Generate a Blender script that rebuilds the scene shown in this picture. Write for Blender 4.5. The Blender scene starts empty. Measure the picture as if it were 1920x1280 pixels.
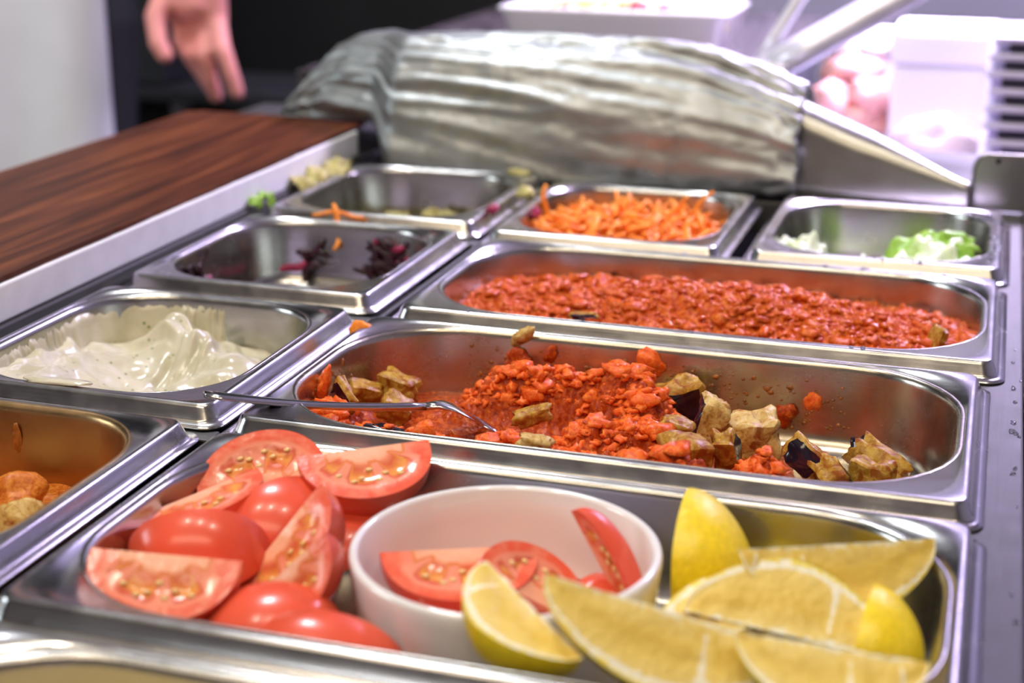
import bpy, bmesh, math, random
import numpy as np
from mathutils import Vector, Matrix, noise

random.seed(7)
rng = np.random.default_rng(7)
scene = bpy.context.scene
COL = scene.collection

# ------------------------------------------------------------------ camera
cam_d = bpy.data.cameras.new('camera')
cam = bpy.data.objects.new('camera', cam_d)
COL.objects.link(cam)
cam.location = (0.3064, -0.7574, 0.2420)
cam.rotation_euler = (1.26102, -0.00517, 0.29990)
cam_d.sensor_width = 36.0
cam_d.lens = 54.91
cam_d.clip_start = 0.02
cam_d.dof.use_dof = True
cam_d.dof.focus_distance = 0.72
cam_d.dof.aperture_fstop = 6.8
scene.camera = cam

# ------------------------------------------------------------------ world, light, exposure
world = bpy.data.worlds.new('world')
scene.world = world
world.use_nodes = True
world.node_tree.nodes['Background'].inputs[0].default_value = (0.75, 0.72, 0.78, 1)
world.node_tree.nodes['Background'].inputs[1].default_value = 0.05

def area(name, loc, target, sx, sy, power, col):
    d = bpy.data.lights.new(name, 'AREA')
    d.shape = 'RECTANGLE'; d.size = sx; d.size_y = sy
    d.energy = power; d.color = col
    o = bpy.data.objects.new(name, d)
    COL.objects.link(o)
    o.location = loc
    o.rotation_euler = (Vector(target) - Vector(loc)).to_track_quat('-Z', 'Y').to_euler()
    return o

area('assumed_ceiling_lamp_warm', (0.1, -1.55, 1.45), (0.15, -0.2, 0), 1.7, 0.35, 18, (1.0, 0.81, 0.57))  # assumed warm lamp on the camera side, fixture unseen and not built
for k, lx in enumerate((-0.45, 0.05, 0.60)):
    area('assumed_ceiling_spot_warm', (lx, -0.62, 1.66), (lx * 0.3 + 0.1, -0.1, 0), 0.13, 0.13, 7.6, (1.0, 0.88, 0.72))  # assumed small spots overhead, out of view, no fixtures built
area('person_fill_cool', (-0.50, 0.50, 1.66), (-0.55, 0.75, 0), 0.30, 0.30, 36, (0.88, 0.93, 1.0))  # added fill light that brightens the person's hand and apron, no known fixture
area('assumed_display_lamp_lilac', (0.40, 1.08, 0.80), (0.28, 0.90, 0.0), 0.7, 0.20, 36, (0.74, 0.62, 1.0)).data.spread = math.radians(95)  # assumed lilac lamp over the display, fixture unseen
area('assumed_wall_lamp_lilac', (0.75, 1.80, 1.50), (0.70, 2.3, 0.45), 1.2, 0.2, 34, (0.68, 0.58, 1.0))  # assumed lilac lamp lighting the back wall, its fixture unseen
area('assumed_left_light_cool', (-2.45, -0.75, 0.75), (0.1, -0.1, 0), 0.9, 0.8, 26, (0.82, 0.92, 1.0))  # assumed, unseen source of cool light; the left wall has no window

scene.view_settings.view_transform = 'Standard'
scene.view_settings.look = 'None'
scene.view_settings.gamma = 1.0
scene.view_settings.use_curve_mapping = False
scene.view_settings.exposure = -0.62

# ------------------------------------------------------------------ materials
def nodes_of(name):
    m = bpy.data.materials.new(name)
    m.use_nodes = True
    nt = m.node_tree
    return m, nt, nt.nodes['Principled BSDF']

def N(nt, kind, **kw):
    n = nt.nodes.new(kind)
    for k, v in kw.items():
        if k in n.inputs:
            n.inputs[k].default_value = v
        else:
            setattr(n, k, v)
    return n

def ramp(nt, fac, stops, interp='LINEAR'):
    r = nt.nodes.new('ShaderNodeValToRGB')
    r.color_ramp.interpolation = interp
    e = r.color_ramp.elements
    while len(e) < len(stops):
        e.new(0.5)
    for el, (p, c) in zip(e, stops):
        el.position = p
        el.color = (*c, 1) if len(c) == 3 else c
    nt.links.new(fac, r.inputs[0])
    return r

def coords(nt, scale=(1, 1, 1), kind='Object'):
    t = nt.nodes.new('ShaderNodeTexCoord')
    mp = nt.nodes.new('ShaderNodeMapping')
    mp.inputs['Scale'].default_value = scale
    nt.links.new(t.outputs[kind], mp.inputs[0])
    return mp.outputs[0]

def bump(nt, bsdf, height, strength=0.2, dist=0.001):
    b = nt.nodes.new('ShaderNodeBump')
    b.inputs['Strength'].default_value = strength
    b.inputs['Distance'].default_value = dist
    nt.links.new(height, b.inputs['Height'])
    nt.links.new(b.outputs[0], bsdf.inputs['Normal'])

def plain(name, col, rough=0.5, metal=0.0, nscale=40, var=0.12, bumpd=0.0, sss=0.0, spec=0.5, coat=0.0):
    m, nt, b = nodes_of(name)
    co = coords(nt)
    nz = N(nt, 'ShaderNodeTexNoise', Scale=nscale, Detail=4)
    nt.links.new(co, nz.inputs['Vector'])
    c0 = tuple(max(0, c * (1 - var)) for c in col); c1 = tuple(min(1, c * (1 + var)) for c in col)
    r = ramp(nt, nz.outputs[0], [(0.3, c0), (0.7, c1)])
    nt.links.new(r.outputs[0], b.inputs['Base Color'])
    b.inputs['Roughness'].default_value = rough
    b.inputs['Metallic'].default_value = metal
    b.inputs['Specular IOR Level'].default_value = spec
    b.inputs['Coat Weight'].default_value = coat
    if sss:
        b.inputs['Subsurface Weight'].default_value = sss
        b.inputs['Subsurface Scale'].default_value = 0.004
    if bumpd:
        bump(nt, b, nz.outputs[0], 0.6, bumpd)
    return m

def steel(name, col=(0.60, 0.59, 0.58), r0=0.20, r1=0.34, brush=(30, 900, 900), stain=False):
    m, nt, b = nodes_of(name)
    co = coords(nt, brush)
    nz = N(nt, 'ShaderNodeTexNoise', Scale=1.0, Detail=3)
    nt.links.new(co, nz.inputs['Vector'])
    co2 = coords(nt)
    n2 = N(nt, 'ShaderNodeTexNoise', Scale=45, Detail=5, Roughness=0.65)
    nt.links.new(co2, n2.inputs['Vector'])
    mix = N(nt, 'ShaderNodeMath', operation='ADD')
    mul = N(nt, 'ShaderNodeMath', operation='MULTIPLY')
    mul.inputs[1].default_value = 0.35
    nt.links.new(nz.outputs[0], mul.inputs[0])
    nt.links.new(mul.outputs[0], mix.inputs[0])
    nt.links.new(n2.outputs[0], mix.inputs[1])
    mr = N(nt, 'ShaderNodeMapRange')
    mr.inputs['From Min'].default_value = 0.4; mr.inputs['From Max'].default_value = 0.95
    mr.inputs['To Min'].default_value = r0; mr.inputs['To Max'].default_value = r1
    nt.links.new(mix.outputs[0], mr.inputs['Value'])
    nt.links.new(mr.outputs[0], b.inputs['Roughness'])
    r = ramp(nt, n2.outputs[0], [(0.3, tuple(c * 0.90 for c in col)), (0.65, col)])
    nt.links.new(r.outputs[0], b.inputs['Base Color'])
    b.inputs['Metallic'].default_value = 1.0
    bump(nt, b, nz.outputs[0], 0.10, 0.0002)
    return m

M = {}
M['steel'] = steel('pan_steel', (0.54, 0.53, 0.52), 0.15, 0.30)
M['steel_in'] = steel('pan_steel_inside', (0.46, 0.45, 0.42), 0.17, 0.30)
M['steel_oily'] = steel('pan_steel_oily', (0.52, 0.47, 0.39), 0.18, 0.32)
M['steel_curry'] = steel('pan_steel_curry_film', (0.56, 0.36, 0.17), 0.25, 0.40)
M['rail'] = steel('counter_steel', (0.13, 0.128, 0.125), 0.50, 0.64, (900, 30, 900))
M['hood'] = steel('housing_steel', (0.36, 0.355, 0.33), 0.26, 0.36, (20, 700, 700))
M['fork'] = steel('fork_steel', (0.66, 0.65, 0.64), 0.10, 0.20)
M['well'] = plain('well_dark', (0.015, 0.014, 0.02), 0.5, 0.6)
M['ceramic'] = plain('white_ceramic', (0.86, 0.84, 0.83), 0.10, 0, 20, 0.02, coat=0.6)
M['poly'] = plain('white_plastic_board', (0.80, 0.81, 0.83), 0.42, 0, 60, 0.05, sss=0.1)
M['black'] = plain('black_panel', (0.008, 0.008, 0.010), 0.55)
M['darkgrey'] = plain('dark_grey_panel', (0.03, 0.03, 0.035), 0.5)
M['wall_lilac'] = plain('lilac_wall_paint', (0.54, 0.52, 0.66), 0.6, 0, 6, 0.05)
M['wall_warm'] = plain('cream_wall_paint', (0.62, 0.56, 0.48), 0.7, 0, 6, 0.05)
M['wall_dark'] = plain('dark_wall_paint', (0.05, 0.05, 0.055), 0.7, 0, 6, 0.1)
M['ceiling'] = plain('ceiling_paint', (0.55, 0.52, 0.48), 0.8, 0, 6, 0.04)
M['floor'] = plain('floor_tile', (0.10, 0.09, 0.085), 0.5, 0, 8, 0.2)
M['apron'] = plain('white_apron_cloth', (0.80, 0.81, 0.86), 0.85, 0, 9, 0.05)
M['shirt'] = plain('black_shirt_cloth', (0.012, 0.012, 0.015), 0.85)
M['skin'] = plain('human_skin', (0.86, 0.34, 0.30), 0.5, 0, 30, 0.12, sss=0.2)
M['hair'] = plain('dark_hair', (0.02, 0.013, 0.010), 0.5)
M['eye'] = plain('eye_white', (0.7, 0.7, 0.68), 0.2)
M['drop'] = None

def granite_mat():
    m, nt, b = nodes_of('speckled_granite')
    co = coords(nt)
    v = N(nt, 'ShaderNodeTexVoronoi', Scale=220)
    n = N(nt, 'ShaderNodeTexNoise', Scale=30, Detail=5)
    nt.links.new(co, v.inputs['Vector']); nt.links.new(co, n.inputs['Vector'])
    r = ramp(nt, v.outputs['Color'], [(0.2, (0.02, 0.018, 0.02)), (0.6, (0.09, 0.075, 0.08)), (0.95, (0.32, 0.26, 0.26))])
    mx = N(nt, 'ShaderNodeMix', data_type='RGBA', blend_type='MULTIPLY')
    mx.inputs[0].default_value = 0.7
    r2 = ramp(nt, n.outputs[0], [(0.35, (0.25, 0.25, 0.25)), (0.65, (1, 1, 1))])
    nt.links.new(r.outputs[0], mx.inputs[6]); nt.links.new(r2.outputs[0], mx.inputs[7])
    nt.links.new(mx.outputs[2], b.inputs['Base Color'])
    b.inputs['Roughness'].default_value = 0.22
    return m
M['granite'] = granite_mat()

def wood_mat():
    m, nt, b = nodes_of('brown_wood_laminate')
    co = coords(nt, (55, 3.2, 30))
    n = N(nt, 'ShaderNodeTexNoise', Scale=1.6, Detail=7, Roughness=0.62, Distortion=0.4)
    nt.links.new(co, n.inputs['Vector'])
    co2 = coords(nt, (420, 14, 60))
    n2 = N(nt, 'ShaderNodeTexNoise', Scale=1.0, Detail=4)
    nt.links.new(co2, n2.inputs['Vector'])
    r = ramp(nt, n.outputs[0], [(0.28, (0.030, 0.008, 0.004)), (0.5, (0.095, 0.025, 0.009)), (0.72, (0.20, 0.060, 0.019))])
    r2 = ramp(nt, n2.outputs[0], [(0.35, (0.6, 0.55, 0.55)), (0.6, (1, 1, 1))])
    mx = N(nt, 'ShaderNodeMix', data_type='RGBA', blend_type='MULTIPLY')
    mx.inputs[0].default_value = 0.8
    nt.links.new(r.outputs[0], mx.inputs[6]); nt.links.new(r2.outputs[0], mx.inputs[7])
    nt.links.new(mx.outputs[2], b.inputs['Base Color'])
    b.inputs['Roughness'].default_value = 0.48
    b.inputs['Specular IOR Level'].default_value = 0.14
    bump(nt, b, n2.outputs[0], 0.25, 0.0003)
    return m
M['wood'] = wood_mat()

def sauce_mat(name, stops, rough=0.13, sc=420, sss=0.12, red=0.0):
    m, nt, b = nodes_of(name)
    co = coords(nt)
    n = N(nt, 'ShaderNodeTexNoise', Scale=sc, Detail=6, Roughness=0.6, Distortion=0.6)
    nt.links.new(co, n.inputs['Vector'])
    r = ramp(nt, n.outputs[0], stops)
    v = N(nt, 'ShaderNodeTexVoronoi', Scale=sc * 1.6)
    nt.links.new(co, v.inputs['Vector'])
    spot = ramp(nt, v.outputs['Distance'], [(0.10, (1, 1, 1)), (0.22, (0, 0, 0))])
    sel = N(nt, 'ShaderNodeTexNoise', Scale=sc * 0.55, Detail=2)
    nt.links.new(co, sel.inputs['Vector'])
    selr = ramp(nt, sel.outputs[0], [(0.50, (0, 0, 0)), (0.58, (1, 1, 1))])
    mul = N(nt, 'ShaderNodeMath', operation='MULTIPLY')
    nt.links.new(spot.outputs[0], mul.inputs[0]); nt.links.new(selr.outputs[0], mul.inputs[1])
    mx = N(nt, 'ShaderNodeMix', data_type='RGBA')
    mx.inputs[7].default_value = (0.84, 0.42, 0.10, 1)
    nt.links.new(mul.outputs[0], mx.inputs[0]); nt.links.new(r.outputs[0], mx.inputs[6])
    out = mx.outputs[2]
    if red:
        rn = N(nt, 'ShaderNodeTexNoise', Scale=110, Detail=4, Distortion=1.0)
        nt.links.new(co, rn.inputs['Vector'])
        rm = ramp(nt, rn.outputs[0], [(0.56 - red, (0, 0, 0)), (0.66 - red, (0.85, 0.85, 0.85))])
        m3 = N(nt, 'ShaderNodeMix', data_type='RGBA')
        m3.inputs[7].default_value = (0.26, 0.055, 0.008, 1)
        nt.links.new(rm.outputs[0], m3.inputs[0]); nt.links.new(out, m3.inputs[6])
        out = m3.outputs[2]
    nt.links.new(out, b.inputs['Base Color'])
    b.inputs['Specular IOR Level'].default_value = 0.16
    b.inputs['Roughness'].default_value = rough
    b.inputs['Subsurface Weight'].default_value = sss
    b.inputs['Subsurface Radius'].default_value = (1.0, 0.25, 0.1)
    b.inputs['Subsurface Scale'].default_value = 0.003
    bump(nt, b, n.outputs[0], 0.5, 0.0009)
    return m
M['sauce'] = sauce_mat('chopped_tomato_sauce', [(0.25, (0.31, 0.020, 0.003)), (0.48, (0.56, 0.080, 0.009)), (0.72, (0.74, 0.23, 0.035))], sss=0.05)
M['sauce_oily'] = sauce_mat('oily_tomato_sauce', [(0.25, (0.14, 0.012, 0.003)), (0.5, (0.42, 0.050, 0.007)), (0.75, (0.66, 0.16, 0.02))], 0.12)
M['chunk_red'] = sauce_mat('tomato_chunks', [(0.25, (0.55, 0.045, 0.008)), (0.5, (0.82, 0.13, 0.020)), (0.75, (0.90, 0.29, 0.05))], 0.14)
M['curry'] = sauce_mat('orange_curry_sauce', [(0.25, (0.30, 0.05, 0.008)), (0.5, (0.60, 0.17, 0.02)), (0.75, (0.75, 0.33, 0.06))], 0.15)
M['egg_flesh'] = sauce_mat('eggplant_flesh', [(0.25, (0.18, 0.060, 0.006)), (0.45, (0.40, 0.20, 0.025)), (0.75, (0.60, 0.40, 0.09))], 0.22, 330, red=0.10)
M['egg_pale'] = sauce_mat('pale_eggplant_flesh', [(0.28, (0.34, 0.12, 0.02)), (0.45, (0.56, 0.36, 0.10)), (0.75, (0.74, 0.60, 0.28))], 0.25, 330, red=0.04)
M['brine'] = plain('yellow_green_brine', (0.42, 0.38, 0.03), 0.15, 0, 40, 0.3)
M['spatter'] = plain('brown_oil_spatter', (0.34, 0.11, 0.02), 0.2, 0, 300, 0.4)
M['egg_skin'] = plain('eggplant_skin', (0.014, 0.007, 0.016), 0.16, 0, 60, 0.3, coat=0.5)
M['carrot'] = sauce_mat('shredded_carrot', [(0.25, (0.70, 0.16, 0.015)), (0.5, (0.86, 0.27, 0.03)), (0.75, (0.92, 0.40, 0.09))], 0.4, 160)
M['cabbage'] = plain('red_cabbage', (0.030, 0.003, 0.012), 0.3, 0, 200, 0.5)
M['pinkbit'] = plain('pink_cabbage', (0.30, 0.015, 0.07), 0.3, 0, 200, 0.3)
M['yellowgreen'] = plain('yellow_green_shreds', (0.44, 0.39, 0.13), 0.45, 0, 150, 0.35, sss=0.1)
M['yellowfood'] = plain('pale_yellow_paste', (0.72, 0.56, 0.24), 0.4, 0, 60, 0.2)
M['juice'] = plain('tomato_juice', (0.62, 0.13, 0.09), 0.08, 0, 60, 0.15)
M['reddish_plastic'] = plain('pink_meat', (0.80, 0.42, 0.38), 0.4, 0, 25, 0.3, sss=0.2)
M['whiteblock'] = plain('white_carton', (0.88, 0.87, 0.90), 0.6, 0, 12, 0.04)
M['beige'] = plain('beige_paper', (0.60, 0.50, 0.48), 0.7, 0, 40, 0.2)
M['dark_plastic'] = plain('dark_plastic_tray', (0.030, 0.026, 0.045), 0.3)
M['light_plastic'] = plain('pale_plastic_tray', (0.66, 0.62, 0.76), 0.35)
M['pale_arm'] = plain('pale_bracket', (0.78, 0.76, 0.84), 0.25, 0.25)

def lettuce_mat():
    m, nt, b = nodes_of('shredded_lettuce')
    a = N(nt, 'ShaderNodeAttribute'); a.attribute_name = 'rr'
    co = coords(nt)
    n = N(nt, 'ShaderNodeTexNoise', Scale=90, Detail=4)
    nt.links.new(co, n.inputs['Vector'])
    ad = N(nt, 'ShaderNodeMath', operation='MULTIPLY_ADD')
    ad.inputs[1].default_value = 0.5
    nt.links.new(n.outputs[0], ad.inputs[0]); nt.links.new(a.outputs['Fac'], ad.inputs[2])
    r = ramp(nt, ad.outputs[0], [(0.3, (0.80, 0.84, 0.70)), (0.65, (0.62, 0.74, 0.36)), (1.0, (0.24, 0.46, 0.04))])
    nt.links.new(r.outputs[0], b.inputs['Base Color'])
    b.inputs['Roughness'].default_value = 0.35
    b.inputs['Subsurface Weight'].default_value = 0.25
    b.inputs['Subsurface Scale'].default_value = 0.004
    return m
M['lettuce'] = lettuce_mat()

def dip_mat():
    m, nt, b = nodes_of('yogurt_herb_dip')
    co = coords(nt)
    n = N(nt, 'ShaderNodeTexNoise', Scale=70, Detail=5)
    nt.links.new(co, n.inputs['Vector'])
    r = ramp(nt, n.outputs[0], [(0.3, (0.50, 0.46, 0.31)), (0.6, (0.64, 0.60, 0.46))])
    v = N(nt, 'ShaderNodeTexVoronoi', Scale=170)
    nt.links.new(co, v.inputs['Vector'])
    sp = ramp(nt, v.outputs['Distance'], [(0.08, (1, 1, 1)), (0.2, (0, 0, 0))])
    s2 = N(nt, 'ShaderNodeTexNoise', Scale=60, Detail=2)
    nt.links.new(co, s2.inputs['Vector'])
    s2r = ramp(nt, s2.outputs[0], [(0.44, (0, 0, 0)), (0.54, (1, 1, 1))])
    mul = N(nt, 'ShaderNodeMath', operation='MULTIPLY')
    nt.links.new(sp.outputs[0], mul.inputs[0]); nt.links.new(s2r.outputs[0], mul.inputs[1])
    mx = N(nt, 'ShaderNodeMix', data_type='RGBA')
    mx.inputs[7].default_value = (0.13, 0.20, 0.07, 1)
    nt.links.new(mul.outputs[0], mx.inputs[0]); nt.links.new(r.outputs[0], mx.inputs[6])
    nt.links.new(mx.outputs[2], b.inputs['Base Color'])
    b.inputs['Roughness'].default_value = 0.2
    b.inputs['Subsurface Weight'].default_value = 0.2
    b.inputs['Subsurface Scale'].default_value = 0.004
    bump(nt, b, n.outputs[0], 0.4, 0.0012)
    return m
M['dip'] = dip_mat()

def attr_mat(name, stops, rough, nscale, namp, sss, coat=0.0, bumpd=0.0006, radius=(1, .3, .2), spec=0.4):
    m, nt, b = nodes_of(name)
    a = N(nt, 'ShaderNodeAttribute'); a.attribute_name = 'rr'
    co = coords(nt)
    n = N(nt, 'ShaderNodeTexNoise', Scale=nscale, Detail=5)
    nt.links.new(co, n.inputs['Vector'])
    sub = N(nt, 'ShaderNodeMath', operation='SUBTRACT'); sub.inputs[1].default_value = 0.5
    nt.links.new(n.outputs[0], sub.inputs[0])
    ad = N(nt, 'ShaderNodeMath', operation='MULTIPLY_ADD'); ad.inputs[1].default_value = namp
    nt.links.new(sub.outputs[0], ad.inputs[0]); nt.links.new(a.outputs['Fac'], ad.inputs[2])
    r = ramp(nt, ad.outputs[0], stops)
    nt.links.new(r.outputs[0], b.inputs['Base Color'])
    b.inputs['Roughness'].default_value = rough
    b.inputs['Subsurface Weight'].default_value = sss
    b.inputs['Subsurface Radius'].default_value = radius
    b.inputs['Subsurface Scale'].default_value = 0.005
    b.inputs['Coat Weight'].default_value = coat
    b.inputs['Specular IOR Level'].default_value = spec
    bump(nt, b, n.outputs[0], 0.4, bumpd)
    return m
M['tom_flesh'] = attr_mat('tomato_cut_flesh', [(0.0, (0.90, 0.52, 0.34)), (0.22, (0.88, 0.36, 0.20)), (0.40, (0.70, 0.14, 0.06)),
    (0.58, (0.82, 0.34, 0.08)), (0.70, (0.66, 0.11, 0.06)), (0.80, (0.88, 0.32, 0.20)), (0.93, (0.86, 0.24, 0.14)), (1.0, (0.80, 0.12, 0.06))], 0.16, 160, 0.25, 0.06)
M['tom_skin'] = plain('tomato_skin', (0.80, 0.105, 0.050), 0.26, 0, 25, 0.2, sss=0.06, coat=0.15)
M['tom_seed'] = plain('tomato_seed', (0.88, 0.58, 0.24), 0.2, 0, 60, 0.1, sss=0.2)
M['lem_flesh'] = attr_mat('lemon_pulp', [(0.0, (0.90, 0.88, 0.70)), (0.07, (0.82, 0.64, 0.20)), (0.35, (0.72, 0.50, 0.09)), (0.6, (0.80, 0.59, 0.14)),
    (0.80, (0.82, 0.64, 0.20)), (0.86, (0.92, 0.90, 0.76)), (0.95, (0.92, 0.88, 0.68)), (1.0, (0.86, 0.70, 0.12))], 0.28, 340, 0.30, 0.08, bumpd=0.0016, radius=(1, .8, .25), spec=0.28)
M['lem_rind'] = plain('lemon_rind', (0.88, 0.66, 0.018), 0.32, 0, 400, 0.10, bumpd=0.0006, sss=0.1)

def foil_mat():
    m, nt, b = nodes_of('crumpled_foil')
    co = coords(nt, (1, 1, 1))
    n = N(nt, 'ShaderNodeTexNoise', Scale=30, Detail=6, Distortion=0.8)
    nt.links.new(co, n.inputs['Vector'])
    r = ramp(nt, n.outputs[0], [(0.3, (0.25, 0.26, 0.25)), (0.7, (0.40, 0.41, 0.40))])
    nt.links.new(r.outputs[0], b.inputs['Base Color'])
    b.inputs['Metallic'].default_value = 0.85
    b.inputs['Roughness'].default_value = 0.47
    bump(nt, b, n.outputs[0], 0.35, 0.004)
    return m
M['foil'] = foil_mat()

def water_mat():
    m, nt, b = nodes_of('water_drop')
    co = coords(nt)
    n = N(nt, 'ShaderNodeTexNoise', Scale=50)
    nt.links.new(co, n.inputs['Vector'])
    mr = N(nt, 'ShaderNodeMapRange')
    mr.inputs['To Min'].default_value = 0.0; mr.inputs['To Max'].default_value = 0.05
    nt.links.new(n.outputs[0], mr.inputs['Value'])
    nt.links.new(mr.outputs[0], b.inputs['Roughness'])
    b.inputs['Transmission Weight'].default_value = 1.0
    b.inputs['IOR'].default_value = 1.33
    b.inputs['Base Color'].default_value = (0.96, 0.96, 1, 1)
    return m
M['drop'] = water_mat()

# ------------------------------------------------------------------ mesh helpers
def obj(name, verts, faces, mat, parent=None, smooth=True, attr=None):
    me = bpy.data.meshes.new(name)
    me.from_pydata([tuple(map(float, v)) for v in verts], [], faces)
    if attr is not None:
        a = me.attributes.new('rr', 'FLOAT', 'POINT')
        a.data.foreach_set('value', np.asarray(attr, dtype=np.float32))
    me.materials.append(M[mat] if isinstance(mat, str) else mat)
    if smooth:
        me.polygons.foreach_set('use_smooth', [True] * len(me.polygons))
    me.update()
    o = bpy.data.objects.new(name, me)
    COL.objects.link(o)
    if parent is not None:
        o.parent = parent
    return o

def tag(o, label, cat, group=None, kind=None):
    o['label'] = label; o['category'] = cat
    if group: o['group'] = group
    if kind: o['kind'] = kind
    return o

def struct(o):
    o['kind'] = 'structure'
    return o

def empty(name, loc, label, cat, group=None):
    o = bpy.data.objects.new(name, None)
    o.empty_display_size = 0.02
    COL.objects.link(o)
    o.location = loc
    return tag(o, label, cat, group)

def box_data(x0, x1, y0, y1, z0, z1, bev=0.0):
    bm = bmesh.new()
    vs = [bm.verts.new((x, y, z)) for x in (x0, x1) for y in (y0, y1) for z in (z0, z1)]
    for f in ((0, 1, 3, 2), (4, 6, 7, 5), (0, 4, 5, 1), (2, 3, 7, 6), (0, 2, 6, 4), (1, 5, 7, 3)):
        bm.faces.new([vs[i] for i in f])
    if bev:
        bmesh.ops.bevel(bm, geom=bm.edges[:], offset=bev, segments=2, affect='EDGES', profile=0.5)
    bm.verts.index_update()
    v = [tuple(p.co) for p in bm.verts]; f = [[q.index for q in p.verts] for p in bm.faces]
    bm.free()
    return v, f

def box(name, x0, x1, y0, y1, z0, z1, mat, parent=None, bev=0.0):
    v, f = box_data(x0, x1, y0, y1, z0, z1, bev)
    return obj(name, v, f, mat, parent, smooth=False)

def rr(hx, hy, r, nc=10, nx=1, ny=1, cx=0.0, cy=0.0):
    """rounded rectangle loop, counter-clockwise, fixed point count"""
    r = max(min(r, hx - 1e-5, hy - 1e-5), 1e-5)
    pts = []
    corners = [(hx - r, hy - r, 0), (-(hx - r), hy - r, 90), (-(hx - r), -(hy - r), 180), (hx - r, -(hy - r), 270)]
    for k, (ax, ay, a0) in enumerate(corners):
        for i in range(nc + 1):
            a = math.radians(a0 + 90.0 * i / nc)
            pts.append((cx + ax + r * math.cos(a), cy + ay + r * math.sin(a)))
        n = nx if k in (0, 2) else ny
        bx, by, b0 = corners[(k + 1) % 4]
        e = pts[-1]
        a = math.radians(b0)
        s = (cx + bx + r * math.cos(a), cy + by + r * math.sin(a))
        for i in range(1, n):
            t = i / n
            pts.append((e[0] + (s[0] - e[0]) * t, e[1] + (s[1] - e[1]) * t))
    return pts

def loft(rings, cap0=False, cap1=False):
    n = len(rings[0]); v = [p for r in rings for p in r]; f = []
    for k in range(len(rings) - 1):
        for i in range(n):
            j = (i + 1) % n
            f.append((k * n + i, k * n + j, (k + 1) * n + j, (k + 1) * n + i))
    if cap0: f.append(tuple(reversed(range(n))))
    if cap1: f.append(tuple((len(rings) - 1) * n + i for i in range(n)))
    return v, f

def tube(path, radii, nseg=10, flat=None, caps=True):
    """swept ellipse; radii list of (a, b) or r ; path list of Vectors"""
    rings = []
    P = [Vector(p) for p in path]
    up = Vector((0, 0, 1))
    for i, p in enumerate(P):
        t = (P[min(i + 1, len(P) - 1)] - P[max(i - 1, 0)]).normalized()
        s = t.cross(up)
        if s.length < 1e-3: s = Vector((1, 0, 0))
        s.normalize(); w = s.cross(t).normalized()
        r = radii[i]
        a, b = r if isinstance(r, tuple) else (r, r)
        rings.append([tuple(p + s * (a * math.cos(2 * math.pi * k / nseg)) + w * (b * math.sin(2 * math.pi * k / nseg))) for k in range(nseg)])
    return loft(rings, caps, caps)

def join(parts):
    V = []; F = []
    for v, f in parts:
        o = len(V); V.extend(v); F.extend([tuple(i + o for i in q) for q in f])
    return V, F

def fbm(x, y, z=0.0, o=3):
    return noise.fractal(Vector((x, y, z)), 1.0, 2.0, o)

def ico(sub):
    bm = bmesh.new()
    bmesh.ops.create_icosphere(bm, subdivisions=sub, radius=1.0)
    bm.verts.index_update()
    v = np.array([p.co[:] for p in bm.verts]); f = np.array([[q.index for q in p.verts] for p in bm.faces])
    bm.free()
    return v, f
ICO1 = ico(1); ICO2 = ico(2); ICO3 = ico(3)

def lump(base, seed, amp=0.35, fr=1.1):
    v, f = base
    d = np.array([1 + amp * noise.noise(Vector(p) * fr + Vector((seed * 7.3, seed * 3.1, 0))) + amp * 0.45 * noise.noise(Vector(p) * fr * 2.6 + Vector((0, seed * 5.7, 3))) for p in v])
    return v * d[:, None]
LUMPS2 = [lump(ICO2, s, 0.95, 1.3) for s in range(8)]
LUMPS1 = [lump(ICO1, s, 0.5, 1.2) for s in range(8)]

def rand_rot():
    q = rng.normal(size=4); q /= np.linalg.norm(q)
    w, x, y, z = q
    return np.array([[1 - 2 * (y * y + z * z), 2 * (x * y - z * w), 2 * (x * z + y * w)],
                     [2 * (x * y + z * w), 1 - 2 * (x * x + z * z), 2 * (y * z - x * w)],
                     [2 * (x * z - y * w), 2 * (y * z + x * w), 1 - 2 * (x * x + y * y)]])

def blobs(items, fine=True):
    """items: (x, y, z, sx, sy, sz) -> joined verts, faces"""
    L, base = (LUMPS2, ICO2) if fine else (LUMPS1, ICO1)
    V = []; F = []; o = 0
    for i, (x, y, z, sx, sy, sz) in enumerate(items):
        v = (L[i % 8] @ rand_rot().T) * [sx, sy, sz] + [x, y, z]
        V.append(v); F.append(base[1] + o); o += len(v)
    return np.concatenate(V).tolist(), np.concatenate(F).tolist()

# ------------------------------------------------------------------ the room
FZ = -0.90; CZ = 1.75
struct(box('floor', -2.6, 2.2, -2.6, 2.4, FZ - 0.05, FZ, 'floor'))
struct(box('ceiling', -2.6, 2.2, -2.6, 2.4, CZ, CZ + 0.05, 'ceiling'))
struct(box('wall_back', -2.6, 2.2, 2.3, 2.4, FZ, CZ, 'wall_lilac'))
struct(box('wall_front', -2.6, 2.2, -2.7, -2.6, FZ, CZ, 'wall_warm'))
struct(box('wall_left', -2.7, -2.6, -2.6, 2.4, FZ, CZ, 'wall_dark'))
struct(box('wall_right', 2.2, 2.3, -2.6, 2.4, FZ, CZ, 'wall_lilac'))

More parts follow.
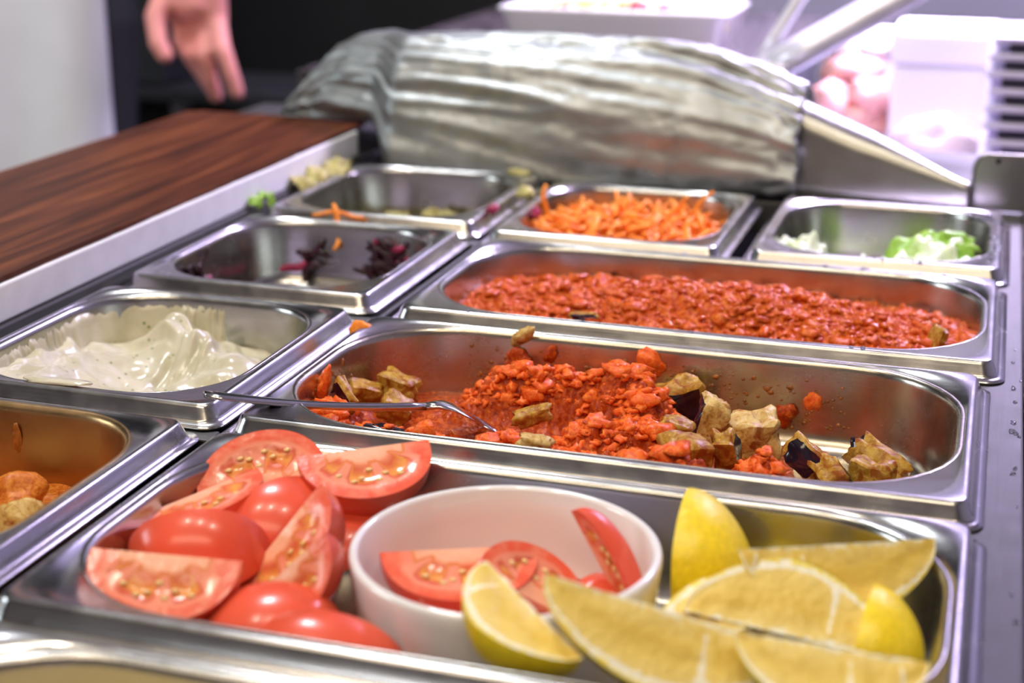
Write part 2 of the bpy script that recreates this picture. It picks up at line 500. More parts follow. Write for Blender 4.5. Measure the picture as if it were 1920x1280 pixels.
# dark appliance behind the counter on the left
t = empty('refrigerator', (-1.35, 1.85, FZ), 'tall black refrigerator standing in the dark behind the person', 'refrigerator')
def part_box(name, par, x0, x1, y0, y1, z0, z1, mat, bev=0.0):
    L = par.location
    return box(name, x0 - L.x, x1 - L.x, y0 - L.y, y1 - L.y, z0 - L.z, z1 - L.z, mat, par, bev)
part_box('cabinet_body', t, -2.4, -0.42, 1.72, 2.28, FZ, 1.35, 'black', 0.01)
for a, b_ in ((-2.38, -1.42), (-1.40, -0.44)):
    d = part_box('door', t, a, b_, 1.69, 1.719, FZ + 0.12, 1.30, 'black', 0.006)
    hx = b_ - 0.06 if a < -2 else a + 0.06
    part_box('handle', t, hx - 0.012, hx + 0.012, 1.655, 1.689, 0.1, 0.7, 'darkgrey', 0.004).parent = d

wt = empty('work_table', (-1.16, 1.52, FZ), 'steel work table with pale legs in the dark behind the person', 'table')
part_box('table_top', wt, -1.62, -0.70, 1.42, 1.64, -0.150, -0.130, 'darkgrey', 0.003)
for lx in (-1.59, -1.018, -0.738):
    for ly in (1.44, 1.62):
        part_box('leg', wt, lx - 0.014, lx + 0.014, ly - 0.012, ly + 0.012, FZ, -0.1505, 'pale_arm' if lx == -1.018 else 'rail', 0.003)
ov_ = empty('oven', (-1.25, 1.54, -0.13), 'dark grey oven box standing on the work table', 'oven')
part_box('oven_body', ov_, -1.55, -0.945, 1.44, 1.63, -0.1295, 0.22, 'darkgrey', 0.006)
dd = part_box('door', ov_, -1.53, -1.08, 1.428, 1.4395, -0.115, 0.19, 'black', 0.003)
part_box('handle', ov_, -1.50, -1.11, 1.405, 1.4275, 0.14, 0.16, 'rail', 0.003).parent = dd

# ------------------------------------------------------------------ counter
ct = empty('serving_counter', (0.0, -0.2, FZ), 'stainless steel serving counter frame holding the food pans', 'counter')
def cpart(name, *a, **k): return part_box(name, ct, *a, **k)
cpart('side_rail', 0.3130, 0.3335, -1.05, 0.384, -0.040, -0.0102, 'rail', bev=0.0012)
cpart('board_ledge', -0.370, -0.1775, -1.05, 0.62, -0.040, -0.0010, 'rail', bev=0.001)
cpart('divider_bar', -0.0108, -0.0080, -1.05, 0.376, -0.030, -0.0112, 'rail', bev=0.0008)
cpart('divider_plate', -0.026, 0.006, -1.05, 0.376, -0.0320, -0.0300, 'rail')
for yy in (-0.1844, -0.0031, 0.1787):
    cpart('cross_bar', -0.0080, 0.3130, yy - 0.0045, yy + 0.0045, -0.026, -0.0120, 'rail', bev=0.0008)
for yy in (-0.1760, 0.0085, 0.194):
    cpart('cross_bar', -0.1775, -0.0108, yy - 0.006, yy + 0.006, -0.026, -0.0105, 'rail', bev=0.0008)
cpart('back_deck', -0.1775, 0.3335, 0.376, 0.62, -0.035, -0.0100, 'rail', bev=0.001)
cpart('well_floor', -0.1775, 0.3130, -1.05, 0.376, -0.20, -0.19, 'well')
cpart('well_wall', -0.1790, -0.1776, -1.05, 0.376, -0.19, -0.0405, 'well')
cpart('well_wall', 0.3131, 0.3145, -1.05, 0.376, -0.19, -0.0405, 'well')
cpart('front_panel', -0.370, 0.3335, -1.06, -1.05, FZ + 0.02, -0.010, 'rail')
cpart('base_cabinet', -0.365, 0.325, -1.045, 0.61, FZ, -0.205, 'rail')

g = empty('stone_counter', (0.5, 0.0, FZ), 'dark speckled stone counter edge running beside the steel rail', 'counter')
part_box('slab', g, 0.3337, 0.66, -1.05, 0.42, -0.045, -0.0085, 'granite', 0.002)
part_box('support', g, 0.36, 0.65, -1.04, 0.40, FZ, -0.0455, 'wall_dark')

# ------------------------------------------------------------------ pans
DEPTH = 0.045
def ins_at(z):
    """inset of the inner wall below the rim"""
    if z > -0.004: return 0.0143
    zb = -DEPTH + 0.013
    if z > zb: return 0.0143 + (0.0185 - 0.0143) * (-0.004 - z) / (-0.004 - zb)
    t = min(1.0, (zb - z) / 0.013)
    return 0.0185 + 0.013 * (1 - math.sqrt(max(0, 1 - t * t)))
def rin(W): return 0.057 if W > 0.2 else 0.046
def wall_ring(W, D, ins, nc=10, nx=1, ny=1):
    return rr(W / 2 - ins, D / 2 - ins, rin(W) + 0.0115 - ins, nc, nx, ny)

class Pan: pass
def pan(name, x0, y0, W, D, label, inside='steel_in'):
    p = Pan(); p.W = W; p.D = D; p.cx = x0 + W / 2; p.cy = y0 + D / 2
    root = empty(name, (p.cx, p.cy, 0), label, 'food pan', 'gastronorm pans set in the counter')
    prof = [(0.0000, -0.0096, .010), (0.0001, -0.0088, .010), (0.0028, -0.0083, .0085), (0.0038, -0.0076, .0080), (0.0044, -0.0064, .0078),
            (0.0062, -0.0018, .0070), (0.0068, -0.0006, .0066), (0.0076, -0.0001, .006), (0.0084, 0.0, .0056)]
    rings = [[(x, y, z) for x, y in rr(W / 2 - i, D / 2 - i, r, 10)] for i, z, r in prof]
    rings.append([(x, y, 0.0) for x, y in rr(W / 2 - 0.0105, D / 2 - 0.0105, rin(W) + 0.002, 10)])
    v, f = loft(rings)
    rim = obj('rim', v, f, 'steel', root)
    prof = [(0.0105, 0.0), (0.0118, -0.0001), (0.0128, -0.0005), (0.0136, -0.0015), (0.0141, -0.0028), (0.0143, -0.004)]
    zb = -DEPTH + 0.013
    prof += [(0.0143 + 0.0042 * t, -0.004 + (zb + 0.004) * t) for t in (0.33, 0.66, 1.0)]
    for k in range(1, 7):
        a = math.pi / 2 * k / 6
        prof.append((0.0185 + 0.013 * (1 - math.cos(a)), zb - 0.013 * math.sin(a)))
    rings = [[(x, y, z) for x, y in wall_ring(W, D, i)] for i, z in prof]
    rings.append([(x, y, -DEPTH) for x, y in wall_ring(W, D, 0.045)])
    v, f = loft(rings, False, True)
    basin = obj('basin', v, f, inside, root)
    for o in (rim, basin):
        s = o.modifiers.new('sheet', 'SOLIDIFY'); s.thickness = 0.0007; s.offset = -1 
    p.root = root
    return p

GN3 = (0.325, 0.176); GN6 = (0.162, 0.176)
P = {}
P['S'] = pan('food_pan', 0.0, 0.0, *GN3, 'long steel pan heaped with chopped tomato sauce')
P['F'] = pan('food_pan', -0.0065, -0.1822, *GN3, 'long steel pan with fork and leftover eggplant in tomato', 'steel_oily')
P['T'] = pan('food_pan', -0.0051, -0.3628, *GN3, 'long steel pan of tomato and lemon wedges around a white bowl')
P['U'] = pan('food_pan', -0.0040, -0.5430, *GN3, 'steel pan of pale yellow paste at the bottom left edge, nearest the viewer')
P['C'] = pan('food_pan', -0.0068, 0.1822, *GN6, 'small steel pan of shredded carrot in the far row')
P['L'] = pan('food_pan', 0.1640, 0.1848, *GN6, 'small steel pan with pale lettuce at the far right')
P['E'] = pan('food_pan', -0.1745, 0.1985, *GN6, 'nearly empty small steel pan in the far left corner')
P['B'] = pan('food_pan', -0.1740, 0.0140, *GN6, 'small steel pan with dark red cabbage scraps beside the white board')
P['Z'] = pan('food_pan', -0.1725, -0.1740, *GN6, 'small steel pan smeared with creamy white dip')
P['Q'] = pan('food_pan', -0.1745, -0.3550, *GN6, 'small steel pan of orange curry cut off by the left edge', 'steel_curry')

def fill(p, zf, K, nc, nx, ny, rmin=0.0):
    """height field bounded by the inner wall of pan p, in pan coordinates"""
    rings = []
    hmin = min(p.W, p.D) / 2
    for k in range(K + 1):
        t = k / K
        ring = []
        base = wall_ring(p.W, p.D, 0.0165 + (hmin - 0.0167) * t, nc, nx, ny)
        for (x, y) in base:
            z = zf(x + p.cx, y + p.cy)
            ring.append((x, y, z))
        if k == 0:
            out = []
            for (x, y, z) in ring:
                i = ins_at(z) - 0.0003
                sx = (p.W / 2 - i) / (p.W / 2 - 0.0165); sy = (p.D / 2 - i) / (p.D / 2 - 0.0165)
                out.append((x * sx, y * sy, z))
            ring = out
        rings.append(ring)
    return loft(rings)

def drop_low(v, f, zmin):
    f = [q for q in f if max(v[i][2] for i in q) > zmin]
    used = sorted({i for q in f for i in q}); mp = {o: n for n, o in enumerate(used)}
    return [v[i] for i in used], [tuple(mp[i] for i in q) for q in f]

def vor(x, y, s, ph=0.0):
    d = noise.voronoi(Vector((x / s, y / s, ph)))[0]
    return d[0]

def place(name, v, f, mat, p, label, cat, group=None, kind=None, attr=None):
    o = obj(name, v, f, mat, None, True, attr)
    o.location = (p.cx, p.cy, 0)
    return tag(o, label, cat, group, kind)

# ---- chopped tomato sauce (pan S)
def gz(x, y, gs):
    return sum(h * math.exp(-((x - a) / sx) ** 2 - ((y - b) / sy) ** 2) for a, b, h, sx, sy in gs)
GS = [(0.15, 0.10, 0.016, 0.13, 0.05), (0.19, 0.085, 0.008, 0.05, 0.04), (0.27, 0.07, 0.007, 0.04, 0.04)]
def pulp(x, y, ph):
    """mushy chopped-tomato relief"""
    return (0.0030 * fbm(x * 45, y * 45, ph, 2) - 0.0026 * vor(x, y, 0.0062, ph) - 0.0016 * vor(x, y, 0.0030, ph + 3)
            + 0.0012 * noise.noise(Vector((x * 420, y * 420, ph))) + 0.0022)
def zS(x, y):
    return -0.0215 + gz(x, y, GS) + 1.45 * pulp(x, y, 1.0)
pS = P['S']
v, f = fill(pS, zS, 112, 36, 250, 90)
items = []
for i in range(1500):
    x = random.uniform(0.02, 0.305); y = random.uniform(0.018, 0.158)
    q = abs(x - 0.1625) / 0.142, abs(y - 0.088) / 0.070
    if q[0] ** 4 + q[1] ** 4 > 0.86: continue
    s = random.uniform(0.0008, 0.0022) if i % 6 else random.uniform(0.002, 0.0038)
    items.append((x - pS.cx, y - pS.cy, zS(x, y) + 0.0002, s * random.uniform(.8, 1.9), s * random.uniform(.8, 1.9), s * 0.8))
b = blobs(items)
v, f = join([(v, f), b])
place('tomato_sauce', v, f, 'sauce', pS, 'chunky red tomato sauce heaped in the long far pan', 'sauce', kind='stuff')

# ---- eggplant pieces
def superbox(n=7, e=4.0):
    V = []; F = []
    for ax in range(3):
        for sg in (-1, 1):
            o = len(V)
            for i in range(n):
                for j in range(n):
                    a = -1 + 2 * i / (n - 1); b_ = -1 + 2 * j / (n - 1)
                    q = [0, 0, 0]; q[ax] = sg; q[(ax + 1) % 3] = a; q[(ax + 2) % 3] = b_
                    q = np.array(q, float)
                    q = q / (np.abs(q) ** e).sum() ** (1 / e)
                    V.append(q)
            for i in range(n - 1):
                for j in range(n - 1):
                    c = [o + i * n + j, o + (i + 1) * n + j, o + (i + 1) * n + j + 1, o + i * n + j + 1]
                    F.append((tuple(c if sg > 0 else c[::-1]), ax * 2 + (sg > 0)))
    return np.array(V), F
SB = superbox(8, 7.0)
def eggplant(pos, size, rot, label, seed, skin_side=0, flesh='egg_flesh', group='eggplant pieces in the tomato leftovers'):
    V, F = SB
    d = np.array([1 + 0.34 * noise.noise(Vector(p) * 1.3 + Vector((seed * 3.7, seed, 0))) + 0.07 * noise.noise(Vector(p) * 4 + Vector((seed, 0, seed))) for p in V])
    W = V * d[:, None] * np.array(size) / 2
    root = empty('eggplant_piece', pos, label, 'eggplant', group)
    root.rotation_euler = [math.radians(a) for a in rot]
    def sub(fs):
        used = sorted({i for q in fs for i in q}); mp = {o: n for n, o in enumerate(used)}
        return [W[i] for i in used], [tuple(mp[i] for i in q) for q in fs]
    if skin_side is None:
        obj('flesh', *sub([q for q, s in F]), flesh, root)
    else:
        obj('flesh', *sub([q for q, s in F if s != skin_side]), flesh, root)
        obj('skin', *sub([q for q, s in F if s == skin_side]), 'egg_skin', root)
    return root

EG = 'eggplant pieces in the long pans'
eggplant((0.189, 0.083, -0.0045), (0.013, 0.008, 0.006), (10, 5, 20), 'black eggplant skin piece lying on the heaped tomato sauce', 1, 5, group=EG)
eggplant((0.289, 0.066, -0.010), (0.004, 0.017, 0.016), (0, 20, 20), 'dark eggplant sliver poking from right end of heaped sauce', 2, 1, group=EG)
eggplant((0.097, 0.060, -0.0125), (0.016, 0.005, 0.004), (0, 0, 15), 'yellow green eggplant strip at the near edge of heaped sauce', 3, 2, group=EG)

# ---- leftovers (pan F)
pF = P['F']
GF = [(0.085, -0.058, 0.020, 0.022, 0.017), (0.115, -0.050, 0.024, 0.024, 0.017), (0.150, -0.052, 0.024, 0.022, 0.018), (0.163, -0.070, 0.014, 0.016, 0.02),
      (0.115, -0.135, 0.022, 0.020, 0.018), (0.145, -0.118, 0.022, 0.018, 0.018), (0.172, -0.105, 0.020, 0.020, 0.022), (0.170, -0.150, 0.022, 0.028, 0.016),
      (0.228, -0.118, 0.024, 0.014, 0.016), (0.205, -0.145, 0.020, 0.024, 0.012), (0.215, -0.100, 0.010, 0.02, 0.03),
      (0.018, -0.122, 0.022, 0.014, 0.022), (0.045, -0.145, 0.020, 0.026, 0.016), (0.080, -0.150, 0.022, 0.022, 0.014), (0.012, -0.090, 0.012, 0.014, 0.02), (0.075, -0.115, 0.010, 0.02, 0.016)]
def zF0(x, y):
    base = -0.0335 - 0.016 * max(0.0, min(1.0, (x - 0.195) / 0.05))
    return base + min(0.028, gz(x, y, GF))
def zF(x, y):
    z0 = zF0(x, y)
    k = max(0.0, min(1.0, (z0 + 0.0325) / 0.008))
    return z0 + k * (1.9 * pulp(x, y, 2.0) - 0.0012) + 0.0007 * fbm(x * 150, y * 150, 5, 2)
v, f = fill(pF, zF, 112, 36, 250, 90)
v, f = drop_low(v, f, -DEPTH + 0.0005)
place('tomato_leftovers', v, f, 'sauce_oily', pF, 'oily red tomato sauce left in the pan with the fork', 'sauce', kind='stuff')
items = []
while len(items) < 1200:
    x = random.uniform(0.006, 0.25); y = random.uniform(-0.165, -0.03)
    h = gz(x, y, GF)
    if h < 0.011 or random.random() > h / 0.024: continue
    s = random.uniform(0.0008, 0.0024) if len(items) % 6 else random.uniform(0.002, 0.0042)
    items.append((x - pF.cx, y - pF.cy, zF(x, y) - 0.0002, s * random.uniform(.8, 1.7), s * random.uniform(.8, 1.7), s * .85))
v, f = blobs(items)
place('tomato_chunks', v, f, 'chunk_red', pF, 'chopped cooked tomato chunks piled in the pan with the fork', 'tomato', kind='stuff')

eggplant((0.0170, -0.0700, -0.0235), (0.017, 0.013, 0.012), (10, 15, 30), 'yellowish eggplant cube at the left end of the leftovers', 11, None, group=EG)
eggplant((0.0320, -0.0600, -0.0225), (0.022, 0.013, 0.013), (0, 10, -10), 'large tan eggplant cube by the far wall beside the oil', 12, None, group=EG)
eggplant((0.0400, -0.0860, -0.0235), (0.015, 0.012, 0.012), (20, 30, 20), 'tan eggplant cube just above the fork handle', 13, None, group=EG)
eggplant((0.0200, -0.1020, -0.0140), (0.017, 0.006, 0.013), (0, 35, -35), 'dark purple eggplant skin wedge beside the left pan wall', 14, 2, group=EG)
eggplant((0.0600, -0.1480, -0.0120), (0.022, 0.007, 0.008), (0, 0, -10), 'black eggplant skin lying under the fork handle', 15, 5, group=EG)
eggplant((0.1720, -0.0360, -0.0240), (0.025, 0.015, 0.024), (12, -14, 8), 'big black skinned eggplant block against the far wall', 16, 2, group=EG)
eggplant((0.1920, -0.0680, -0.0200), (0.013, 0.014, 0.026), (0, 14, 20), 'upright pale cream eggplant wedge beside the black block', 17, 0, 'egg_pale', EG)
eggplant((0.2120, -0.0600, -0.0270), (0.024, 0.019, 0.021), (8, -6, 14), 'golden eggplant cube standing in the middle of the pan', 18, None, 'egg_pale', EG)
eggplant((0.1900, -0.1140, -0.0190), (0.020, 0.018, 0.017), (10, 5, 40), 'oily yellow green eggplant cube at the near rim', 19, None, group=EG)
eggplant((0.2070, -0.1010, -0.0230), (0.012, 0.012, 0.026), (20, -10, 0), 'brown sauce-coated eggplant wedge right of the yellow green cube', 20, 1, group=EG)
eggplant((0.2400, -0.0900, -0.0230), (0.020, 0.008, 0.014), (-20, 28, -30), 'glossy black eggplant skin piece right of the tomato pile', 21, 2, group=EG)
eggplant((0.2540, -0.0960, -0.0290), (0.012, 0.022, 0.018), (15, -35, 25), 'curled brown eggplant slice with a dark rim', 22, 1, group=EG)
eggplant((0.2720, -0.0620, -0.0340), (0.030, 0.013, 0.017), (20, 24, -28), 'long brown eggplant chunk lying near the right end', 23, 0, group=EG)
eggplant((0.2700, -0.0900, -0.0310), (0.018, 0.014, 0.020), (0, 8, -16), 'eggplant cube with dark skin nearest the right end', 24, 3, group=EG)
eggplant((0.2830, -0.0980, -0.0375), (0.012, 0.010, 0.008), (0, 0, 0), 'tiny pale eggplant crumb at the far right of leftovers', 25, None, 'egg_pale', EG)
eggplant((0.1300, -0.1480, -0.0070), (0.014, 0.008, 0.006), (0, 5, 10), 'yellowish eggplant strip at the near rim below the fork tines', 26, None, 'egg_pale', EG)
eggplant((0.1180, -0.1120, -0.0090), (0.017, 0.009, 0.007), (0, -12, 25), 'ochre eggplant strip lying just right of the fork tines', 27, None, group=EG)
eggplant((0.1810, -0.0950, -0.0130), (0.015, 0.011, 0.008), (0, 12, 0), 'small yellow eggplant chunk between tomato heap and pale wedge', 28, None, group=EG)

# food stuck to the far wall of pan F (far wall inner face at y about -0.0215)
def bit(name, pos, size, mat, label, cat, seed, rot=(0, 0, 0), group=None):
    v = lump(ICO3, seed, 0.55, 1.0) * np.array(size) / 2
    o = obj(name, v, ICO3[1].tolist(), mat)
    o.location = pos; o.rotation_euler = [math.radians(a) for a in rot]
    return tag(o, label, cat, group)
WG = 'food bits stuck to the pan wall'
YW = -0.0222
bit('tomato_bit', (0.153, YW, -0.0085), (0.015, 0.005, 0.012), 'chunk_red', 'orange tomato blob stuck high on the far pan wall', 'tomato', 1, (0, 35, 0), WG)
bit('tomato_bit', (0.0835, YW - .001, -0.0135), (0.013, 0.006, 0.011), 'sauce_oily', 'dark red tomato blob under the cream stalk on the wall', 'tomato', 2, (0, 0, 0), WG)
bit('eggplant_shred', (0.0855, YW + .001, -0.0015), (0.008, 0.007, 0.020), 'egg_pale', 'cream vegetable stalk hanging over the rim of the leftovers pan', 'vegetable', 3, (20, 38, 0), WG)
bit('tomato_bit', (0.1010, YW, -0.0095), (0.006, 0.003, 0.009), 'sauce_oily', 'small curled red tomato bit right of the stalk', 'tomato', 4, (0, 25, 0), WG)
bit('tomato_bit', (0.0770, YW - .004, -0.0230), (0.015, 0.008, 0.010), 'sauce_oily', 'dark red tomato lump low on the wall behind the ridge', 'tomato', 5, (0, 0, 0), WG)
bit('tomato_bit', (0.2360, YW, -0.0210), (0.009, 0.005, 0.011), 'chunk_red', 'red tomato bit on the far wall above the golden cube', 'tomato', 6, (0, 30, 0), WG)
bit('tomato_bit', (0.2230, YW - .003, -0.0270), (0.010, 0.006, 0.011), 'sauce_oily', 'red tomato clump on the far wall right of golden cube', 'tomato', 7, (0, 20, 0), WG)
bit('tomato_bit', (0.2690, YW - .001, -0.0245), (0.006, 0.003, 0.006), 'chunk_red', 'little red tomato drop on the wall towards the right end', 'tomato', 8, (0, 0, 0), WG)
bit('tomato_bit', (0.2830, YW - .003, -0.0260), (0.006, 0.003, 0.004), 'chunk_red', 'tiny orange tomato drop nearest the right end of the wall', 'tomato', 9, (0, 0, 0), WG)
bit('eggplant_crumb', (0.0020, -0.0340, -0.0025), (0.013, 0.008, 0.011), 'carrot', 'orange crumb on the rim at the far left corner of leftovers pan', 'vegetable', 10, (0, 0, 20), WG)
bit('tomato_bit', (0.0045, -0.0480, -0.0150), (0.006, 0.010, 0.014), 'sauce_oily', 'dark red smear of tomato under the orange rim crumb', 'tomato', 11, (0, 10, 0), WG)
bit('tomato_bit', (0.0095, -0.1040, -0.0100), (0.007, 0.009, 0.020), 'chunk_red', 'pointed red tomato piece climbing the left pan wall', 'tomato', 12, (0, 15, 0), WG)
items = []
for i in range(420):
    x = 0.03 + 0.26 * random.random()
    z = -0.008 - 0.026 * random.random() ** 0.7
    s = random.uniform(0.0003, 0.0008) if i % 7 else random.uniform(0.0008, 0.0016)
    items.append((x - pF.cx, -0.0064 - ins_at(z) - pF.cy - 0.0001, z, s * 1.3, s * 0.35, s))
for i in range(60):
    y = random.uniform(-0.12, -0.05); z = random.uniform(-0.030, -0.006); s = random.uniform(0.0005, 0.0016)
    items.append((-0.0065 + ins_at(z) - pF.cx + 0.0001, y - pF.cy, z, s * .35, s, s * 1.4))
v, f = blobs(items, False)
place('sauce_splatter', v, f, 'spatter', pF, 'brown red sauce spatter dotting the walls of the leftovers pan', 'sauce', kind='stuff')

# ---- fork
fk = empty('fork', (0.02, -0.148, 0.0), 'steel fork resting on the rim with its tines in the tomato', 'fork')
def fp(*pts): return [Vector(p) - fk.location for p in pts]
A = Vector((-0.0130, -0.1780, 0.0095)); Bn = Vector((0.0640, -0.1080, -0.0120))
path = []; rad = []
for i in range(15):
    t = i / 14
    p = A.lerp(Bn, t); p.z += -0.0022 * math.sin(t * math.pi)
    w = 0.0058 * (1 - t) ** 1.3 + 0.0024 * t
    if i == 0: w = 0.0030
    path.append(p - fk.location); rad.append((w, 0.0014 + 0.0006 * t))
v, f = tube(path, rad, 12)
obj('handle', v, f, 'fork', fk)
D = (Bn - A).normalized(); Sd = D.cross(Vector((0, 0, 1))).normalized()
hp = [Bn, Bn + D * .006 + Vector((0, 0, .0012)), Bn + D * .012 + Vector((0, 0, .0012)), Bn + D * .018 + Vector((0, 0, -.0008)), Bn + D * .026 + Vector((0, 0, -.0045))]
v, f = tube([p - fk.location for p in hp], [(0.0024, .0020), (.0040, .0016), (.0085, .0012), (.0112, .0010), (.0118, .0009)], 14)
head = obj('head', v, f, 'fork', fk)
for k in range(4):
    o_ = Sd * ((k - 1.5) * 0.0058)
    tp = [hp[4] + o_ - D * .001, hp[4] + o_ + D * .012 + Vector((0, 0, -.006)), hp[4] + o_ + D * .024 + Vector((0, 0, -.009)), hp[4] + o_ * .9 + D * .034 + Vector((0, 0, -.010))]
    v, f = tube([p - fk.location for p in tp], [(.0017, .0008), (.0016, .0008), (.0014, .0008), (.0005, .0005)], 8)
    obj('tine', v, f, 'fork', head)

# ------------------------------------------------------------------ tomato and lemon wedges
def wedge_meshes(kind, L, Rr, w, seed):
    """core along X, skin bulging along +Z; cut faces at +-w/2 about X"""
    hw = math.radians(w) / 2
    def arc(t):       # t 0..pi -> (x, radial) of the outline
        if kind == 'lemon':
            x = L * math.cos(t); c = abs(math.cos(t))
            r = Rr * (max(0.0, math.sin(t)) ** 0.9) * (1 - 0.10 * c)
            x *= 1 + 0.10 * c ** 6
        else:
            x = L * math.cos(t); r = Rr * max(0.0, math.sin(t)) ** 0.80
        return x, r
    NT, NA, NR = 26, 12, 12
    V = []; F = []
    for i in range(NT + 1):
        x, r = arc(math.pi * i / NT)
        for j in range(NA + 1):
            a = -hw + 2 * hw * j / NA
            rj = r * (1 + 0.015 * noise.noise(Vector((x * 60 + seed, a * 2, seed))))
            V.append((x, rj * math.sin(a), rj * math.cos(a)))
    for i in range(NT):
        for j in range(NA):
            F.append((i * (NA + 1) + j, i * (NA + 1) + j + 1, (i + 1) * (NA + 1) + j + 1, (i + 1) * (NA + 1) + j))
    skin = (V, F)
    V = []; F = []; A = []
    for sgn in (-1, 1):
        o = len(V)
        a = sgn * hw
        nrm = Vector((0, sgn * math.cos(hw), -math.sin(hw)))
        for i in range(NT + 1):
            x, r = arc(math.pi * i / NT)
            for k in range(NR + 1):
                q = k / NR
                px = x * (0.12 + 0.88 * q) if kind == 'tomato' else x * (0.9 + 0.1 * q)
                pr = r * q
                p = Vector((px, pr * math.sin(a), pr * math.cos(a)))
                val = q if kind == 'tomato' else max(q, abs(x) / L * 0.0 + q)
                d = 0.0
                if kind == 'tomato':
                    cav = max(0.0, 1 - abs(q - 0.55) / 0.24) * max(0.0, min(1.0, (math.sin(math.pi * i / NT) - 0.25) * 2.0))
                    rib = 0.5 + 0.5 * math.cos(math.pi * i / NT * 6.0 + seed)
                    d = -0.0022 * cav * (0.45 + 0.55 * rib)
                    val = q if cav > 0 else (0.80 + 0.2 * q if q > 0.55 else 0.12 * q + 0.10)
                    if cav > 0 and rib < 0.25: val = 0.80
                else:
                    d = 0.0010 * noise.noise(Vector((px * 240, pr * 240, seed))) * (1 if q < 0.85 else 0)
                    seg = abs(math.sin(math.pi * i / NT * 4.5 + seed))
                    val = q * 0.80 / 0.86 if q < 0.86 else q + 0.03
                    if 0.15 < q < 0.85 and seg < 0.12: val = 0.90
                p += nrm * d
                V.append(tuple(p)); A.append(val)
        for i in range(NT):
            for k in range(NR):
                c = (o + i * (NR + 1) + k, o + i * (NR + 1) + k + 1, o + (i + 1) * (NR + 1) + k + 1, o + (i + 1) * (NR + 1) + k)
                F.append(c[::-1] if sgn > 0 else c)
    return skin, (V, F, A)

def orient(o, pos, X, B):
    X = Vector(X).normalized(); Z = Vector(B); Z = (Z - X * Z.dot(X)).normalized(); Y = Z.cross(X)
    m = Matrix((X, Y, Z)).transposed().to_4x4()
    m.translation = Vector(pos)
    o.matrix_world = m

SEED = [(p[0], p[1]) for p in ((0.3, .0), (-.35, .1), (.0, -.1), (.6, .05), (-.62, -.05), (.15, .12), (-.18, .05))]
def wedge(kind, pos, X, B, L, Rr, w, label, group, seed):
    root = empty(kind + '_wedge', (0, 0, 0), label, kind, group)
    orient(root, pos, X, B)
    sk, fl = wedge_meshes(kind, L, Rr, w, seed)
    if kind == 'lemon':
        obj('rind', *sk, 'lem_rind', root)
        obj('pulp', fl[0], fl[1], 'lem_flesh', root, True, fl[2])
    else:
        obj('skin', *sk, 'tom_skin', root)
        fo = obj('flesh', fl[0], fl[1], 'tom_flesh', root, True, fl[2])
        hw = math.radians(w) / 2
        for sgn in (-1, 1):
            for (u_, dv) in SEED:
                rad_ = Rr * (0.52 + dv)
                v = ICO1[0] * np.array([0.0017, 0.0007, 0.0011])
                a = sgn * hw
                s_ = obj('seed', v, ICO1[1].tolist(), 'tom_seed', fo)
                s_.location = (u_ * L * 0.75, rad_ * math.sin(a) - sgn * 0.0006 * math.cos(hw), rad_ * math.cos(a) + 0.0006 * math.sin(hw))
                s_.rotation_euler = (-a, 0, 0.0)
    return root

TG = 'tomato wedges in the near pan'; LG = 'lemon wedges in the near pan'; BG = 'tomato pieces in the white bowl'
TOM = [
    ('tomato wedge with its cut face up at the back, left of centre', (0.0401,-0.2302,-0.0077), (0.873,0.443,0.205), (-0.448,0.894,-0.025), 0.0270, 0.0270, 85),
    ('tomato wedge with seedy cut face right behind the white bowl', (0.0769,-0.2142,0.0087), (0.842,0.538,0.042), (0.261,-0.339,-0.904), 0.0270, 0.0280, 85),
    ('slender tomato wedge showing a pale edge in the left half', (0.0189,-0.2484,-0.0047), (0.655,0.730,0.197), (0.724,-0.531,-0.440), 0.0270, 0.0240, 60),
    ('tomato wedge with smooth red skin facing forward on the left', (0.0338,-0.2732,-0.0177), (0.937,0.328,0.119), (0.242,-0.856,0.456), 0.0270, 0.0250, 80),
    ('leftmost tomato wedge with flat seedy cut face at the near corner', (0.0439,-0.3154,0.0029), (0.973,0.226,-0.056), (-0.025,-0.135,-0.991), 0.0270, 0.0260, 95),
    ('orange red tomato wedge in the middle below the back two', (0.0491,-0.2400,-0.0227), (0.609,0.730,0.310), (0.379,-0.612,0.694), 0.0260, 0.0250, 80),
    ('steeply leaning tomato wedge just left of the bowl', (0.0647,-0.2702,-0.0076), (0.520,0.411,0.749), (0.839,-0.084,-0.537), 0.0260, 0.0240, 75),
    ('small pinkish tomato wedge pressed against the bowl side', (0.0800,-0.2980,-0.0064), (0.690,0.122,0.713), (0.719,-0.004,-0.695), 0.0230, 0.0200, 70),
    ('tomato wedge lying skin up along the near rim', (0.0829,-0.3133,-0.0290), (0.937,0.328,0.119), (0.025,-0.402,0.915), 0.0260, 0.0240, 80),
    ('tomato wedge at the near rim touching the front of the bowl', (0.1103,-0.3280,-0.0260), (0.946,0.206,-0.252), (0.320,-0.451,0.833), 0.0280, 0.0220, 80),
    ('tomato wedge almost hidden between bowl and the back wedge', (0.0762,-0.2298,-0.0312), (0.363,0.882,0.301), (0.233,-0.399,0.887), 0.0220, 0.0200, 80),
    ('tomato wedge buried low against the far pan wall', (0.0417,-0.2180,-0.0405), (0.822,0.570,0.009), (0.159,-0.244,0.957), 0.0230, 0.0220, 80),
    ('tomato wedge buried at the bottom left of the heap', (0.0480,-0.2712,-0.0424), (0.819,0.531,0.216), (-0.047,-0.314,0.948), 0.0250, 0.0220, 80),
]
for i, (lb, pos, X, B, L, Rr, w) in enumerate(TOM):
    wedge('tomato', pos, X, B, L, Rr, w, lb, TG, i * 1.7)
